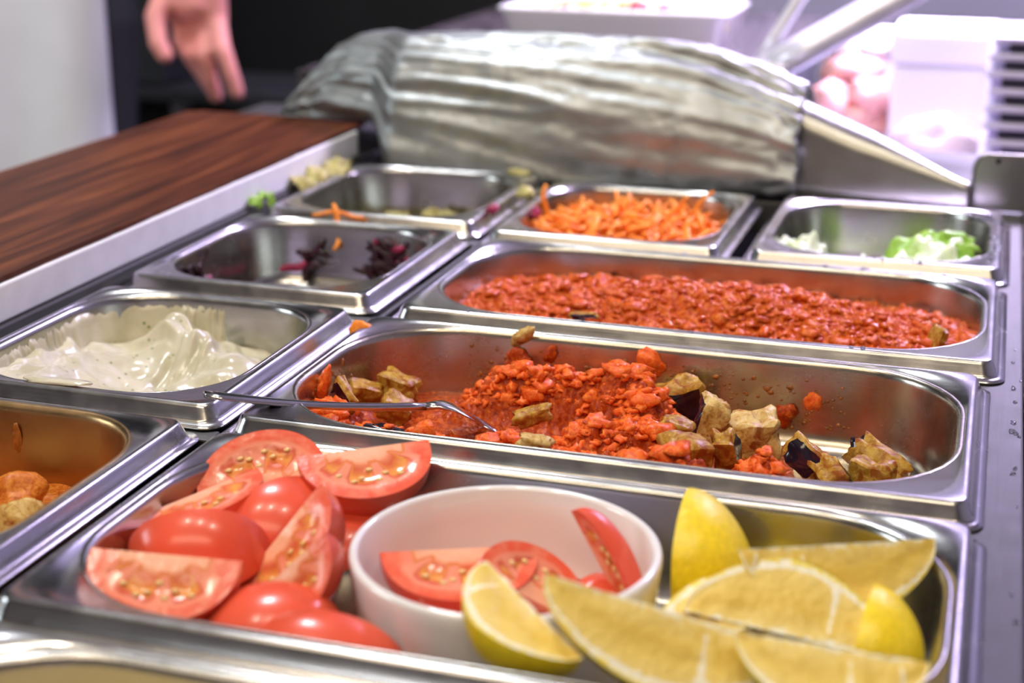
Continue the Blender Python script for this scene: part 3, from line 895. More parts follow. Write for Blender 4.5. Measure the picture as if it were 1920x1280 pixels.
for i, (lb, pos, X, B, L, Rr, w) in enumerate([
    ('big orange red tomato piece inside the white bowl', (0.1344,-0.2632,-0.0053), (0.880,0.474,-0.036), (0.069,-0.203,-0.977), 0.0290, 0.0250, 110),
    ('pink tomato piece sloping down inside the bowl', (0.1640,-0.2690,-0.0183), (0.799,0.307,-0.517), (-0.435,0.889,-0.145), 0.0230, 0.0220, 90),
    ('thin red tomato sliver leaning on the right bowl wall', (0.1832,-0.2440,-0.0140), (-0.557,0.211,0.803), (0.747,-0.296,0.596), 0.0230, 0.0140, 42),
    ('little dark red tomato chunk at the right in the bowl', (0.1820,-0.2450,-0.0302), (0.577,0.763,0.292), (0.124,-0.435,0.892), 0.0130, 0.0120, 80)]):
    wedge('tomato', pos, X, B, L, Rr, w, lb, BG, i * 2.3 + 5)
for i, (lb, pos, X, B, L, Rr, w) in enumerate([
    ('upright lemon wedge with yellow rind right beside the bowl', (0.2120,-0.2290,-0.0166), (-0.057,0.595,0.801), (0.74,-0.56,0.35), 0.0270, 0.0260, 100),
    ('lemon wedge with white pith ridge by the far right corner', (0.2693,-0.2475,0.0090), (0.857,0.513,-0.050), (-0.032,-0.044,-0.998), 0.0340, 0.0260, 75),
    ('big half-moon lemon wedge in the middle of the lemons', (0.2571,-0.2821,-0.0109), (0.976,0.137,-0.169), (-0.128,0.990,0.063), 0.0320, 0.0280, 75),
    ('lemon wedge tucked between the bowl and the half-moon lemon', (0.2403,-0.2874,-0.0099), (0.776,0.603,0.184), (-0.580,0.797,-0.166), 0.0280, 0.0240, 70),
    ('largest lemon wedge lying in front across the bottom edge', (0.2246,-0.3183,0.0108), (0.942,0.200,-0.269), (-0.221,-0.231,-0.948), 0.0380, 0.0270, 75),
    ('lemon wedge with thick white pith in front of the bowl', (0.1800,-0.3217,0.0066), (0.766,-0.607,-0.213), (-0.606,-0.572,-0.553), 0.0250, 0.0230, 75),
    ('lemon wedge cut off by the bottom edge of the view', (0.2750,-0.3205,0.0080), (0.982,0.158,-0.106), (-0.059,-0.271,-0.961), 0.0270, 0.0240, 80),
    ('lemon wedge with smooth rind near the right pan wall', (0.2819,-0.2622,-0.0238), (0.071,0.619,0.782), (0.566,-0.670,0.480), 0.0220, 0.0210, 80),
    ('lemon wedge underneath, next to the base of the bowl', (0.2277,-0.2487,-0.0402), (0.955,0.165,0.247), (-0.134,-0.503,0.854), 0.0230, 0.0200, 85),
    ('lemon wedge with yellow rind lying against the far wall', (0.2384,-0.2260,-0.0400), (0.95,0.10,0.009), (0.105,-0.310,0.928), 0.0270, 0.0230, 80)]):
    wedge('lemon', pos, X, B, L, Rr, w, lb, LG, i * 1.3 + 2)

# ---- white bowl
bw = empty('bowl', (0.1540, -0.2680, -DEPTH), 'round white ceramic bowl standing among tomatoes and lemons', 'bowl')
prof = [(0.0, 0.0005), (0.044, 0.0005), (0.0465, 0.0020), (0.0500, 0.008), (0.0545, 0.022), (0.0562, 0.040), (0.0564, 0.0440), (0.0560, 0.0455), (0.0548, 0.0462), (0.0535, 0.0458),
        (0.0528, 0.0445), (0.0520, 0.034), (0.0500, 0.020), (0.0465, 0.0095), (0.0410, 0.0055), (0.0, 0.0050)]
v, f = loft([[(max(r, 1e-4) * math.cos(2 * math.pi * k / 72), max(r, 1e-4) * math.sin(2 * math.pi * k / 72), z) for k in range(72)] for r, z in prof], True, True)
obj('bowl_body', v, f, 'ceramic', bw)
v, f = loft([[(r * math.cos(2 * math.pi * k / 48), r * math.sin(2 * math.pi * k / 48), 0.0140 + 0.0003 * math.sin(k)) for k in range(48)] for r in (0.0478, 0.03, 0.001)], False, True)
o = obj('tomato_juice', v, f, 'juice')
o.location = bw.location
tag(o, 'pool of pinkish tomato juice in the bottom of the bowl', 'juice', kind='stuff')

# ------------------------------------------------------------------ white dip (pan Z)
pZ = P['Z']
def zZ(x, y):
    lx = x - pZ.cx; ly = y - pZ.cy
    z = -0.029 + 0.017 * max(0.0, (-ly) / 0.075) ** 1.5
    z += 0.016 * math.exp(-((lx + 0.060) / 0.026) ** 2 - ((ly + 0.01) / 0.05) ** 2)
    z += 0.022 * math.exp(-((lx + 0.022) / 0.014) ** 2 - ((ly - 0.060) / 0.016) ** 2)
    z += 0.017 * math.exp(-((lx - 0.002) / 0.013) ** 2 - ((ly - 0.046) / 0.017) ** 2)
    z += 0.013 * math.exp(-((lx - 0.030) / 0.016) ** 2 - ((ly - 0.030) / 0.018) ** 2)
    z -= 0.005 * math.exp(-((lx + 0.01) / 0.018) ** 2 - ((ly - 0.010) / 0.014) ** 2)
    s = noise.noise(Vector((lx * 24 + 3, ly * 24, 1)))
    z += 0.0055 * noise.noise(Vector((lx * 55 + 3 * s, ly * 38 + 2 * s, 2))) + 0.0022 * (1 - abs(noise.noise(Vector((lx * 70 + 4 * s, ly * 48, 7)))) * 2) + 0.0006 * noise.noise(Vector((lx * 180, ly * 150, 3)))
    return min(z, -0.004)
v, f = fill(pZ, zZ, 60, 26, 60, 70)
place('creamy_dip', v, f, 'dip', pZ, 'creamy white herb dip lining the small pan on the left', 'dip', kind='stuff')

def wall_smear(p, a0, a1, zt_fun, th_fun, NZ=26, nc=24, nx=70, ny=80):
    """film of dip on the inner wall; ring index fraction a0..a1"""
    n = len(wall_ring(p.W, p.D, 0.016, nc, nx, ny))
    i0, i1 = int(a0 * n), int(a1 * n)
    rows = []
    for k in range(NZ + 1):
        row = []
        for i in range(i0, i1 + 1):
            u_ = i / n
            zt = zt_fun(u_); zb = -0.034
            z = zt + (zb - zt) * k / NZ
            th = th_fun(u_, z) * min(1.0, k / 2.5)
            ring = wall_ring(p.W, p.D, ins_at(z) + th - 0.0002, nc, nx, ny)[i % n] if False else None
            row.append((i % n, z, th))
        rows.append(row)
    cache = wall_ring(p.W, p.D, 0.016, nc, nx, ny)
    V = []
    for row in rows:
        for (i, z, th) in row:
            x, y = cache[i]
            d = ins_at(z) + th - 0.0002
            sx = (p.W / 2 - d) / (p.W / 2 - 0.016); sy = (p.D / 2 - d) / (p.D / 2 - 0.016)
            V.append((x * sx, y * sy, z))
    m = i1 - i0 + 1
    F = [(k * m + i, k * m + i + 1, (k + 1) * m + i + 1, (k + 1) * m + i) for k in range(NZ) for i in range(m - 1)]
    T = [t for row in rows for (_, _, t) in row]
    F = [q for q in F if max(T[i] for i in q) > 0.00005]
    return V, F
def zt(u_):
    return -0.0025 - 0.005 * (0.5 + 0.5 * noise.noise(Vector((u_ * 60, 0, 3)))) - 0.004 * max(0, noise.noise(Vector((u_ * 200, 1, 0))))
def th(u_, z):
    st = noise.noise(Vector((u_ * 150, z * 25, 0)))
    w = noise.noise(Vector((u_ * 30, z * 60, 4)))
    low = max(0.0, (-z - 0.012) / 0.02)
    return max(0.0, 0.0010 + 0.0018 * st + 0.0010 * w + 0.0016 * low - 0.0030 * max(0.0, 1 - (u_ - 0.11) / 0.05))
v, f = wall_smear(pZ, 0.12, 0.56, zt, th)
o = place('dip_smear', v, f, 'dip', pZ, 'streaky film of white dip smeared up the pan walls', 'dip', kind='stuff')
bit('dip_blob', (-0.100, -0.1600, 0.0002), (0.034, 0.009, 0.003), 'dip', 'dab of white dip on the near rim of the dip pan', 'dip', 21, (0, 0, 0))

# ------------------------------------------------------------------ cabbage scraps (pan B)
def strip_mesh(L, w, h, curl, seed, n=8):
    path = []; 
    for i in range(n + 1):
        t = i / n - 0.5
        path.append((t * L, curl * L * (4 * t * t) * 0.5 + 0.08 * L * math.sin(seed + 5 * t), 0.06 * L * math.sin(seed * 2 + 6 * t)))
    return tube(path, [(w * (0.55 + 0.45 * math.sin(math.pi * (i + .6) / (n + 1.2))), h) for i in range(n + 1)], 6)

pB = P['B']
CG = 'red cabbage scraps in the small pan'
cab_me = []
for s in range(5):
    v, f = strip_mesh(0.013 + 0.003 * s, 0.0026, 0.0010, 0.35 * (s - 2) / 2, s)
    o = obj('cabbage_scrap', v, f, 'cabbage' if s != 3 else 'pinkbit'); cab_me.append(o.data); bpy.data.objects.remove(o)
def scrap(me, loc, rot, label, cat, group, name):
    o = bpy.data.objects.new(name, me); COL.objects.link(o)
    o.location = loc; o.rotation_euler = [math.radians(a) for a in rot]
    return tag(o, label, cat, group)
yw = 0.014 + 0.176 - 0.0165
for k in range(26):
    x = random.gauss(-0.066, 0.013) if k < 20 else random.gauss(-0.118, 0.008)
    x = min(-0.045, max(-0.14, x))
    z = -0.012 - 0.020 * random.random()
    yy = yw - 0.003 - max(0, (-z - 0.024)) * 0.9
    scrap(cab_me[k % 5], (x, yy, z), (90 + random.uniform(-25, 25), random.uniform(-80, 80), 0), 'dark red cabbage scrap stuck on the far wall of the scrap pan', 'cabbage', CG, 'cabbage_scrap')
for k in range(16):
    x = random.uniform(-0.145, -0.05); yy = random.uniform(0.075, 0.15)
    scrap(cab_me[k % 5], (x, yy, -DEPTH + 0.0025), (random.uniform(-15, 15), 0, random.uniform(0, 180)), 'dark red cabbage scrap lying on the floor of the scrap pan', 'cabbage', 'red cabbage scraps on the pan floor', 'cabbage_scrap')
for k, (yy, z) in enumerate(((0.075, -0.014), (0.085, -0.018), (0.092, -0.010), (0.088, -0.026))):
    scrap(cab_me[k % 5], (-0.174 + ins_at(z) + 0.0012, yy, z), (70, 80 + 20 * k, 90), ['cabbage fleck nearest us on the left wall of scrap pan', 'middle cabbage fleck on the left wall of scrap pan', 'highest cabbage fleck on the left wall of scrap pan', 'lowest cabbage fleck on the left wall of scrap pan'][k], 'cabbage', 'cabbage flecks on the left pan wall', 'cabbage_scrap')

# ------------------------------------------------------------------ carrots (pan C)
pC = P['C']
def zC(x, y):
    lx = x - pC.cx; ly = y - pC.cy
    return -0.021 + 0.013 * math.exp(-((lx + 0.005) / 0.045) ** 2 - ((ly + 0.01) / 0.05) ** 2) + 0.003 * fbm(x * 60, y * 60)
v, f = fill(pC, zC, 24, 10, 24, 24)
place('carrot_bed', v, f, 'carrot', pC, 'tightly packed bed of shredded carrot under the loose shreds', 'carrot', kind='stuff')
car = []
for s in range(8):
    v, f = strip_mesh(0.030 + 0.004 * (s % 4), 0.0021, 0.0014, 0.5 * math.sin(s * 2.1), s, 9)
    o = obj('carrot_shred', v, f, 'carrot'); car.append(o.data); bpy.data.objects.remove(o)
CRG = 'loose carrot shreds in the small pan'
n_ = 0
while n_ < 190:
    lx = random.uniform(-0.062, 0.062); ly = random.uniform(-0.066, 0.066)
    if (abs(lx) / 0.060) ** 3 + (abs(ly) / 0.066) ** 3 > 0.8: continue
    x = pC.cx + lx; y = pC.cy + ly
    scrap(car[n_ % 8], (x, y, zC(x, y) + 0.001 + 0.004 * random.random()), (random.uniform(-40, 40), random.uniform(-38, 38), random.uniform(0, 360)),
          'orange carrot shred lying in the tangle of the carrot pan', 'carrot', CRG, 'carrot_shred')
    n_ += 1
for k, (px, py, pz, ry, rz, lb) in enumerate([
        (0.010, 0.285, -0.004, -72, 80, 'carrot shred standing upright against the left pan wall'),
        (0.098, 0.285, -0.004, -48, 20, 'long carrot shred leaning up towards the right pan wall'),
        (0.086, 0.282, -0.009, -62, 30, 'short carrot shred sticking up left of the long leaning one'),
        (0.113, 0.300, -0.003, -38, 10, 'carrot shred tip poking up nearest the right corner')]):
    scrap(car[k * 2], (px, py, pz), (0, ry, rz), lb, 'carrot', 'carrot shreds standing up', 'carrot_shred')
scrap(car[1], (-0.108, 0.190, 0.0015), (0, 4, 20), 'orange carrot shred lying on the rim behind the cabbage pan', 'carrot', 'stray carrot shreds on the rims', 'carrot_shred')
scrap(car[5], (-0.101, 0.180, -0.004), (0, 48, -70), 'orange carrot shred hanging into the cabbage scrap pan', 'carrot', 'stray carrot shreds on the rims', 'carrot_shred')
bit('cabbage_bit', (-0.0155, 0.243, 0.0010), (0.009, 0.009, 0.007), 'pinkbit', 'bright pink cabbage crumb on the rim left of the carrots', 'cabbage', 41)
bit('cabbage_bit', (0.0095, 0.262, -0.004), (0.006, 0.011, 0.008), 'pinkbit', 'pink cabbage crumb on the left wall of the carrot pan', 'cabbage', 42)
bit('lettuce_crumb', (-0.0090, 0.300, 0.0010), (0.013, 0.013, 0.008), 'yellowgreen', 'yellow green crumb on the rims behind the pink crumb', 'lettuce', 43)
bit('lettuce_crumb', (-0.0330, 0.3665, 0.0015), (0.016, 0.007, 0.006), 'yellowgreen', 'pale green crumb on the far rim of the empty pan', 'lettuce', 44)

# ------------------------------------------------------------------ lettuce (pan L) and empty pan scraps (pan E)
def leaf(name, loc, size, rot, label, group, seed, green=0.5, mat='lettuce'):
    n = 16; V = []; A = []
    for i in range(n + 1):
        for j in range(n + 1):
            a = i / n - 0.5; b_ = j / n - 0.5
            rad_ = math.hypot(a, b_)
            edge = 1 + 0.25 * noise.noise(Vector((a * 4 + seed, b_ * 4, seed)))
            z = 0.35 * noise.noise(Vector((a * 3.2 + seed, b_ * 3.2, 1.0))) + 0.22 * noise.noise(Vector((a * 7, b_ * 7 + seed, 5.0))) - 0.9 * rad_ ** 2
            V.append((a * edge * size[0], b_ * edge * size[1], z * size[2]))
            A.append(max(0.0, min(1.0, green + 0.8 * (rad_ - 0.35) + 0.5 * noise.noise(Vector((a * 3, b_ * 3, seed + 9))))))
    keep = lambda i, j: math.hypot(i / n - .5, j / n - .5) < 0.56
    F = [(i * (n + 1) + j, (i + 1) * (n + 1) + j, (i + 1) * (n + 1) + j + 1, i * (n + 1) + j + 1) for i in range(n) for j in range(n) if keep(i + .5, j + .5)]
    o = obj(name, V, F, mat, None, True, A)
    s = o.modifiers.new('leaf', 'SOLIDIFY'); s.thickness = 0.0010
    o.location = loc; o.rotation_euler = [math.radians(a) for a in rot]
    return tag(o, label, 'lettuce', group)
LT = 'lettuce pieces in the small far pan'
for k, (loc, sz, rot, lb, gr) in enumerate([
    ((0.197, 0.252, -0.010), (0.034, 0.030, 0.034), (20, 15, 0), 'whitish lettuce piece in the left corner of the lettuce pan', 0.10),
    ((0.189, 0.262, -0.013), (0.016, 0.022, 0.020), (0, 40, 20), 'dark green lettuce scrap behind the whitish left piece', 0.95),
    ((0.218, 0.230, -0.020), (0.030, 0.022, 0.014), (0, 5, 0), 'flat pale green lettuce scrap left of middle', 0.60),
    ((0.240, 0.230, -0.020), (0.032, 0.024, 0.014), (0, -5, 40), 'flat pale lettuce scrap in the middle of the pan', 0.35),
    ((0.274, 0.262, -0.004), (0.060, 0.034, 0.036), (15, -14, 15), 'bright green lettuce leaf on top of the right pile', 0.80),
    ((0.286, 0.250, -0.006), (0.050, 0.034, 0.040), (10, 12, -10), 'white lettuce rib in the right pile below the green leaf', 0.12),
    ((0.266, 0.232, -0.013), (0.050, 0.030, 0.026), (0, 0, 20), 'pale lettuce piece at the near side of the right pile', 0.22),
    ((0.300, 0.236, -0.013), (0.032, 0.030, 0.024), (0, 20, 0), 'off white lettuce piece nearest the right pan wall', 0.08),
    ((0.292, 0.266, -0.005), (0.028, 0.024, 0.022), (0, 30, 0), 'small green lettuce piece behind the white rib', 0.70)]):
    leaf('lettuce_piece', loc, sz, rot, lb, LT, 3.1 * k + 1, gr)
for k in range(14):
    leaf('lettuce_piece', (random.uniform(0.20, 0.305), random.uniform(0.222, 0.30), -0.034 + 0.008 * random.random()), (0.036, 0.028, 0.024), (random.uniform(-20, 20), random.uniform(-20, 20), random.uniform(0, 360)),
         'pale lettuce shred buried on the floor of the lettuce pan', 'buried lettuce shreds', k * 1.9 + 40, random.uniform(0.1, 0.7))
pE = P['E']
v, f = fill(pE, lambda x, y: -0.0365 + 0.0006 * fbm(x * 60, y * 60, 3, 2), 10, 8, 16, 16)
place('pickle_brine', v, f, 'brine', pE, 'shallow yellow green brine in the nearly empty far pan', 'liquid', kind='stuff')
EG2 = 'yellow green scraps in the empty pan'
for k in range(34):
    leaf('lettuce_scrap', (random.uniform(-0.140, -0.048), random.uniform(0.235, 0.338), -0.0355 + 0.003 * random.random()), (0.026, 0.016, 0.010), (random.uniform(-10, 10), random.uniform(-10, 10), random.uniform(0, 360)),
         'yellowish shred in the thin layer covering the empty pan floor', 'shreds covering the empty pan floor', k * 1.7 + 80, 0.4, 'yellowgreen')
for k, (x, y, z, s) in enumerate([(-0.120, 0.322, -0.030, .018), (-0.085, 0.327, -0.029, .022), (-0.065, 0.318, -0.030, .018), (-0.135, 0.300, -0.031, .014), (-0.100, 0.315, -0.031, .016), (-0.048, 0.315, -0.030, .012)]):
    leaf('lettuce_scrap', (x, y, z), (s * 1.4, s, s * .7), (30, 0, 40 * k), 'yellow green lettuce scrap on the floor of the empty far pan', EG2, k * 2.3, 0.5, 'yellowgreen')
CR = 'lettuce crumbs along the white board'
for k, (x, y, sx, sy, lb) in enumerate([(-0.1690, 0.330, .020, .030, 'pale yellow shred clump by the far end of the white board'), (-0.1710, 0.300, .018, .030, 'pale yellow shred clump halfway along the empty pan edge'),
        (-0.1715, 0.275, .016, .024, 'pale yellow shred clump nearest us along the empty pan edge'), (-0.1740, 0.220, .010, .013, 'small green crumb beside the white board'), (-0.1750, 0.205, .009, .010, 'smallest green crumb beside the white board')]):
    leaf('lettuce_crumb', (x, y, 0.0060), (sx, sy, 0.016), (20, 10, 30 * k), lb, CR, 51 + k, 0.3 if k < 3 else 0.9, 'yellowgreen' if k < 3 else 'lettuce')

# ------------------------------------------------------------------ curry (pan Q), yellow paste (pan U)
pQ = P['Q']
def zQ(x, y):
    return -0.034 + 0.0022 * fbm(x * 60, y * 60, 1) - 0.001 * vor(x, y, 0.012)
v, f = fill(pQ, zQ, 26, 12, 26, 30)
place('curry_sauce', v, f, 'curry', pQ, 'orange curry sauce in the pan at the left edge', 'sauce', kind='stuff')
QG = 'pale chunks in the curry'
for k, (x, y) in enumerate([(-0.100, -0.222), (-0.078, -0.228), (-0.115, -0.240), (-0.090, -0.250), (-0.062, -0.250), (-0.105, -0.268), (-0.075, -0.275)]):
    bit('curry_chunk', (x, y, -0.0270), (0.022, 0.017, 0.017), 'curry' if k % 2 else 'egg_pale', ['curry chunk touching the far wall at the left', 'curry chunk at the far right, below the rounded corner', 'second curry chunk from the far left', 'curry chunk in the middle of the pan', 'curry chunk closest to the right pan wall', 'curry chunk near the left, third row from the wall', 'curry chunk closest to the near side'][k], 'food', 61 + k, (0, 0, 50 * k), QG)
for k, (x, z) in enumerate(((-0.100, -0.016), (-0.047, -0.014))):
    bit('curry_drip', (x, -0.1955, z), (0.005, 0.0016, 0.014), 'spatter', ('brown curry drip on the pan wall at the very left edge', 'brown curry drip on the pan wall near the rounded corner')[k], 'sauce', 71 + k)
pU = P['U']
v, f = fill(pU, lambda x, y: -0.013 + 0.002 * fbm(x * 40, y * 40, 2), 16, 10, 26, 16)
place('yellow_paste', v, f, 'yellowfood', pU, 'pale yellow paste filling the pan at the bottom edge', 'food', kind='stuff')

# ------------------------------------------------------------------ water drops on rims and rail
items = []
for i in range(46):
    x, y = random.choice([(random.uniform(0.168, 0.32), random.choice([0.3535, 0.355, 0.194, 0.192])), (random.uniform(0.3125, 0.3185), random.uniform(0.20, 0.35)), (random.uniform(0.02, 0.30), random.choice([0.1665, 0.009]))])
    s = random.uniform(0.0006, 0.0016)
    items.append((x, y, 0.0001, s, s, s * .6))
for i in range(16):
    s = random.uniform(0.0005, 0.0013)
    items.append((random.uniform(0.3285, 0.3325), random.uniform(-0.34, 0.1), -0.0099, s, s * 1.6, s * .6))
v, f = blobs(items, True)
tag(obj('water_drops', v, f, 'drop'), 'clear water droplets beaded on the steel rims and rail', 'water', kind='stuff')

# ------------------------------------------------------------------ white board with brown top
o = box('cutting_board', -0.345, -0.1810, -0.75, 0.402, -0.0008, 0.0192, 'poly', None, 0.0012)
tag(o, 'thick white plastic board along the left of the pans', 'board')
pts = []
nb = 150
for i in range(nb + 1):
    y = -0.75 + (0.425 + 0.75) * i / nb
    x = -0.1835 + 0.0008 * noise.noise(Vector((y * 14, 0, 0))) + 0.0009 * min(0, noise.noise(Vector((y * 70, 2, 0))) + 0.15) * 2
    pts.append((x, y))
pts += [(-0.190, 0.428), (-0.335, 0.432), (-0.346, 0.425), (-0.346, -0.75)]
v = [(x, y, 0.0194) for x, y in pts] + [(x, y, 0.0226) for x, y in pts]
n = len(pts)
f = [(i, (i + 1) % n, n + (i + 1) % n, n + i) for i in range(n)] + [tuple(range(n - 1, -1, -1)), tuple(range(n, 2 * n))]
tag(obj('wooden_board', v, f, 'wood', None, False), 'reddish brown wood board lying on the white board', 'board')

# ------------------------------------------------------------------ sloped steel housing and foil
def interp(x, tab):
    for (a, b_), (c, d) in zip(tab, tab[1:]):
        if x <= c:
            t = max(0.0, min(1.0, (x - a) / (c - a)))
            t = t * t * (3 - 2 * t) if False else t
            return b_ + (d - b_) * t
    return tab[-1][1]
HT = [(-0.140, 0.081), (-0.06, 0.086), (-0.02, 0.089), (0.06, 0.089), (0.10, 0.085), (0.14, 0.0735), (0.17, 0.0605), (0.228, 0.039), (0.288, 0.0125), (0.300, 0.009)]
def hump_section(H, x):
    """front foot, front face, rounded ridge, back slope"""
    r = min(0.022, H * 0.5)
    y0 = 0.389; lean = 0.22
    pts = [(y0, -0.0098)]
    yt = y0 + lean * max(0, H - r)
    for t in (0.25, 0.5, 0.75, 1.0):
        pts.append((y0 + (yt - y0) * t, -0.0098 + (H - r + 0.0098) * t))
    for k in range(1, 9):
        a = math.pi / 2 * k / 8
        pts.append((yt + r * (1 - math.cos(a)), H - r + r * math.sin(a)))
    for t in (0.25, 0.5, 0.75, 1.0):
        pts.append((yt + r + 0.055 * t, H - (H + 0.004) * (0.35 * t + 0.65 * t * t)))
    pts.append((yt + r + 0.056, -0.0098))
    return pts
xs = [-0.140 + 0.440 * i / 60 for i in range(61)]
rings = [[(x, y, z) for y, z in hump_section(interp(x, HT), x)] for x in xs]
v, f = loft([r[::-1] for r in rings], True, True)
tag(obj('steel_housing', v, f, 'hood'), 'sloped stainless steel housing rising behind the far pans', 'housing')

FH = [(-0.262, 0.026), (-0.245, 0.050), (-0.225, 0.072), (-0.205, 0.083), (-0.176, 0.086), (-0.12, 0.0905), (-0.02, 0.0925), (0.06, 0.0925), (0.10, 0.0885), (0.14, 0.077), (0.17, 0.0635), (0.174, 0.061)]
NXF, NS = 150, 70
V = []
for i in range(NXF + 1):
    s = i / NXF
    x = -0.262 + 0.436 * s
    H = interp(x, FH)
    ov = max(0.0, min(1.0, (-0.142 - x) / 0.034)); ov = ov * ov * (3 - 2 * ov)   # 1 where the sheet lies over the board
    lowcut = 0.010 * (0.5 + 0.5 * noise.noise(Vector((x * 25, 0, 2))))
    if x > 0.12: lowcut += (x - 0.12) * 0.25
    z0 = (1 - ov) * (-0.0095 + 0.3 * lowcut) + ov * 0.0245
    back = 0.034 * ov + 0.020 * max(0.0, (-0.172 - x) / 0.09)
    for j in range(NS + 1):
        t = j / NS
        if t < 0.72:
            ang = t / 0.72 * math.pi / 2
            z = z0 + (H - z0) * math.sin(ang) ** 0.85
            y = 0.3865 - 0.003 + 0.050 * (1 - math.cos(ang)) + back
        else:
            q = (t - 0.72) / 0.28
            z = H - 0.060 * q * q * min(1, H / 0.08); y = 0.3865 - 0.003 + 0.050 + 0.06 * q + back
        wv = noise.noise(Vector((x * 5, t * 10 + x * 6, 1.0))); w2 = 1 - 2 * abs(noise.noise(Vector((x * 6 + 2, t * 13 + x * 8, 3.0))))
        cr = 1 - 2 * abs(noise.noise(Vector((x * 45, t * 22, 6.0))))
        edge = max(0.0, 1 - abs(x - 0.172) / 0.03) + max(0.0, 1 - abs(x + 0.25) / 0.05) + max(0.0, 1 - abs(t - 0.60) / 0.10) * 0.5
        d = 0.0060 * wv + 0.0040 * w2 + (0.0008 + 0.004 * edge) * cr + 0.0050
        ny_, nz_ = -math.cos(min(1, t / 0.72) * math.pi / 2), math.sin(min(1, t / 0.72) * math.pi / 2)
        yy = y + ny_ * d; zz = max(z + nz_ * d * 0.7, z0)
        V.append((x + 0.003 * noise.noise(Vector((t * 8, i * 0.05, 2))), yy, zz))
F = [(i * (NS + 1) + j, (i + 1) * (NS + 1) + j, (i + 1) * (NS + 1) + j + 1, i * (NS + 1) + j + 1) for i in range(NXF) for j in range(NS)]
o = obj('foil_sheet', V, F, 'foil')
s = o.modifiers.new('sheet', 'SOLIDIFY'); s.thickness = 0.0004
tag(o, 'crumpled silver foil sheet wrapped over the steel housing', 'foil')

# rounded bracket plate at the right end of the housing
br = empty('steel_bracket', (0.330, 0.400, -0.0085), 'rounded steel bracket plate at the right end of the housing', 'bracket')
pr = []
ring = []
for (x, z) in [(-0.032, 0.0)] + [(-0.032 + 0.010 * (1 - math.cos(a)), 0.030 + 0.010 * math.sin(a)) for a in [math.pi / 2 * k / 6 for k in range(7)]] + [(0.10, 0.042), (0.10, 0.0)]:
    ring.append((x, z))
n = len(ring)
v = [(x, -0.008, z) for x, z in ring] + [(x, -0.0065, z) for x, z in ring]
f = [tuple(range(n)), tuple(range(2 * n - 1, n - 1, -1))] + [(i, n + i, n + (i + 1) % n, (i + 1) % n) for i in range(n)]
obj('plate', v, f, 'hood', br, False)
pth = [Vector((x, -0.0075, z)) for x, z in ring[:-1]]
v, f = tube(pth, [0.0014] * len(pth), 8)
obj('rolled_edge', v, f, 'hood', br)
v, f = loft([[(r * math.cos(a * math.pi / 6) - 0.016, y, 0.036 + r * math.sin(a * math.pi / 6)) for a in range(12)] for r, y in ((0.002, -0.0081), (0.002, -0.0092), (0.0012, -0.0096))], True, True)
obj('rivet', v, f, 'well', br)

# ------------------------------------------------------------------ things behind
sl = empty('stone_shelf', (-0.05, 1.0, FZ), 'dark stone worktop behind the foil, carrying the white dish', 'counter')
part_box('slab', sl, -0.345, 0.090, 0.64, 1.34, 0.005, 0.030, 'granite', 0.003)
part_box('support', sl, -0.335, 0.080, 0.66, 1.32, FZ, 0.005, 'black')

ds = empty('serving_dish', (-0.055, 0.80, 0.0305), 'white rectangular dish filled with salad on the stone worktop', 'dish')
prof = [(0.020, 0.0), (0.016, 0.004), (0.004, 0.052), (0.0, 0.056), (0.004, 0.058), (0.008, 0.055), (0.019, 0.012), (0.028, 0.006)]
rings = [[(x, y, z) for x, y in rr(0.117 - i, 0.075 - i, 0.018, 6)] for i, z in prof]
v, f = loft(rings, True, True)
obj('dish_body', v, f, 'ceramic', ds)
def zD(x, y): return 0.044 + 0.014 * (1 - (x / 0.11) ** 2) * (1 - (y / 0.07) ** 2)
items = []
for i in range(150):
    x = random.uniform(-0.098, 0.098); y = random.uniform(-0.056, 0.056); s = random.uniform(.006, .012)
    items.append((x, y, zD(x, y) - .004, s, s, s * .6))
v, f = blobs(items, True)
o = obj('salad_filling', v, f, 'yellowgreen'); o.location = ds.location
tag(o, 'yellowish salad heaped in the white dish at the back', 'salad', kind='stuff')
for k, (x, y) in enumerate([(0.005, -0.05), (0.035, -0.055), (0.045, -0.03), (-0.05, -0.04), (0.06, -0.05), (0.02, -0.03)]):
    bit('cabbage_bit', (ds.location.x + x, ds.location.y + y, ds.location.z + zD(x, y) + 0.002), (0.018, 0.012, 0.009), 'pinkbit', ['pink cabbage piece in the middle of the salad dish front', 'brightest pink cabbage piece right of the middle of the dish', 'pink cabbage piece further back in the dish', 'pink cabbage piece at the left of the salad dish', 'rightmost pink cabbage piece on the salad dish', 'pink cabbage piece in the centre of the salad'][k], 'cabbage', 81 + k, (0, 0, 40 * k), 'pink pieces on the salad dish')

# slanting pale bracket with two arms
pb = empty('pale_bracket', (0.118, 0.62, -0.01), 'pale slanting bracket with two arms rising behind the steel housing', 'bracket')
part_box('foot', pb, 0.100, 0.135, 0.600, 0.640, -0.010, 0.062, 'pale_arm', 0.004)
for (p0, p1, a, b_, nm) in [((0.108, 0.62, 0.060), (0.180, 0.66, 0.190), 0.006, 0.006, 'arm'), ((0.120, 0.62, 0.056), (0.300, 0.68, 0.165), 0.021, 0.014, 'arm')]:
    pth = [Vector(p0).lerp(Vector(p1), i / 6) - pb.location for i in range(7)]
    v, f = tube(pth, [(a, b_)] * 7, 12)
    obj(nm, v, f, 'pale_arm', pb)

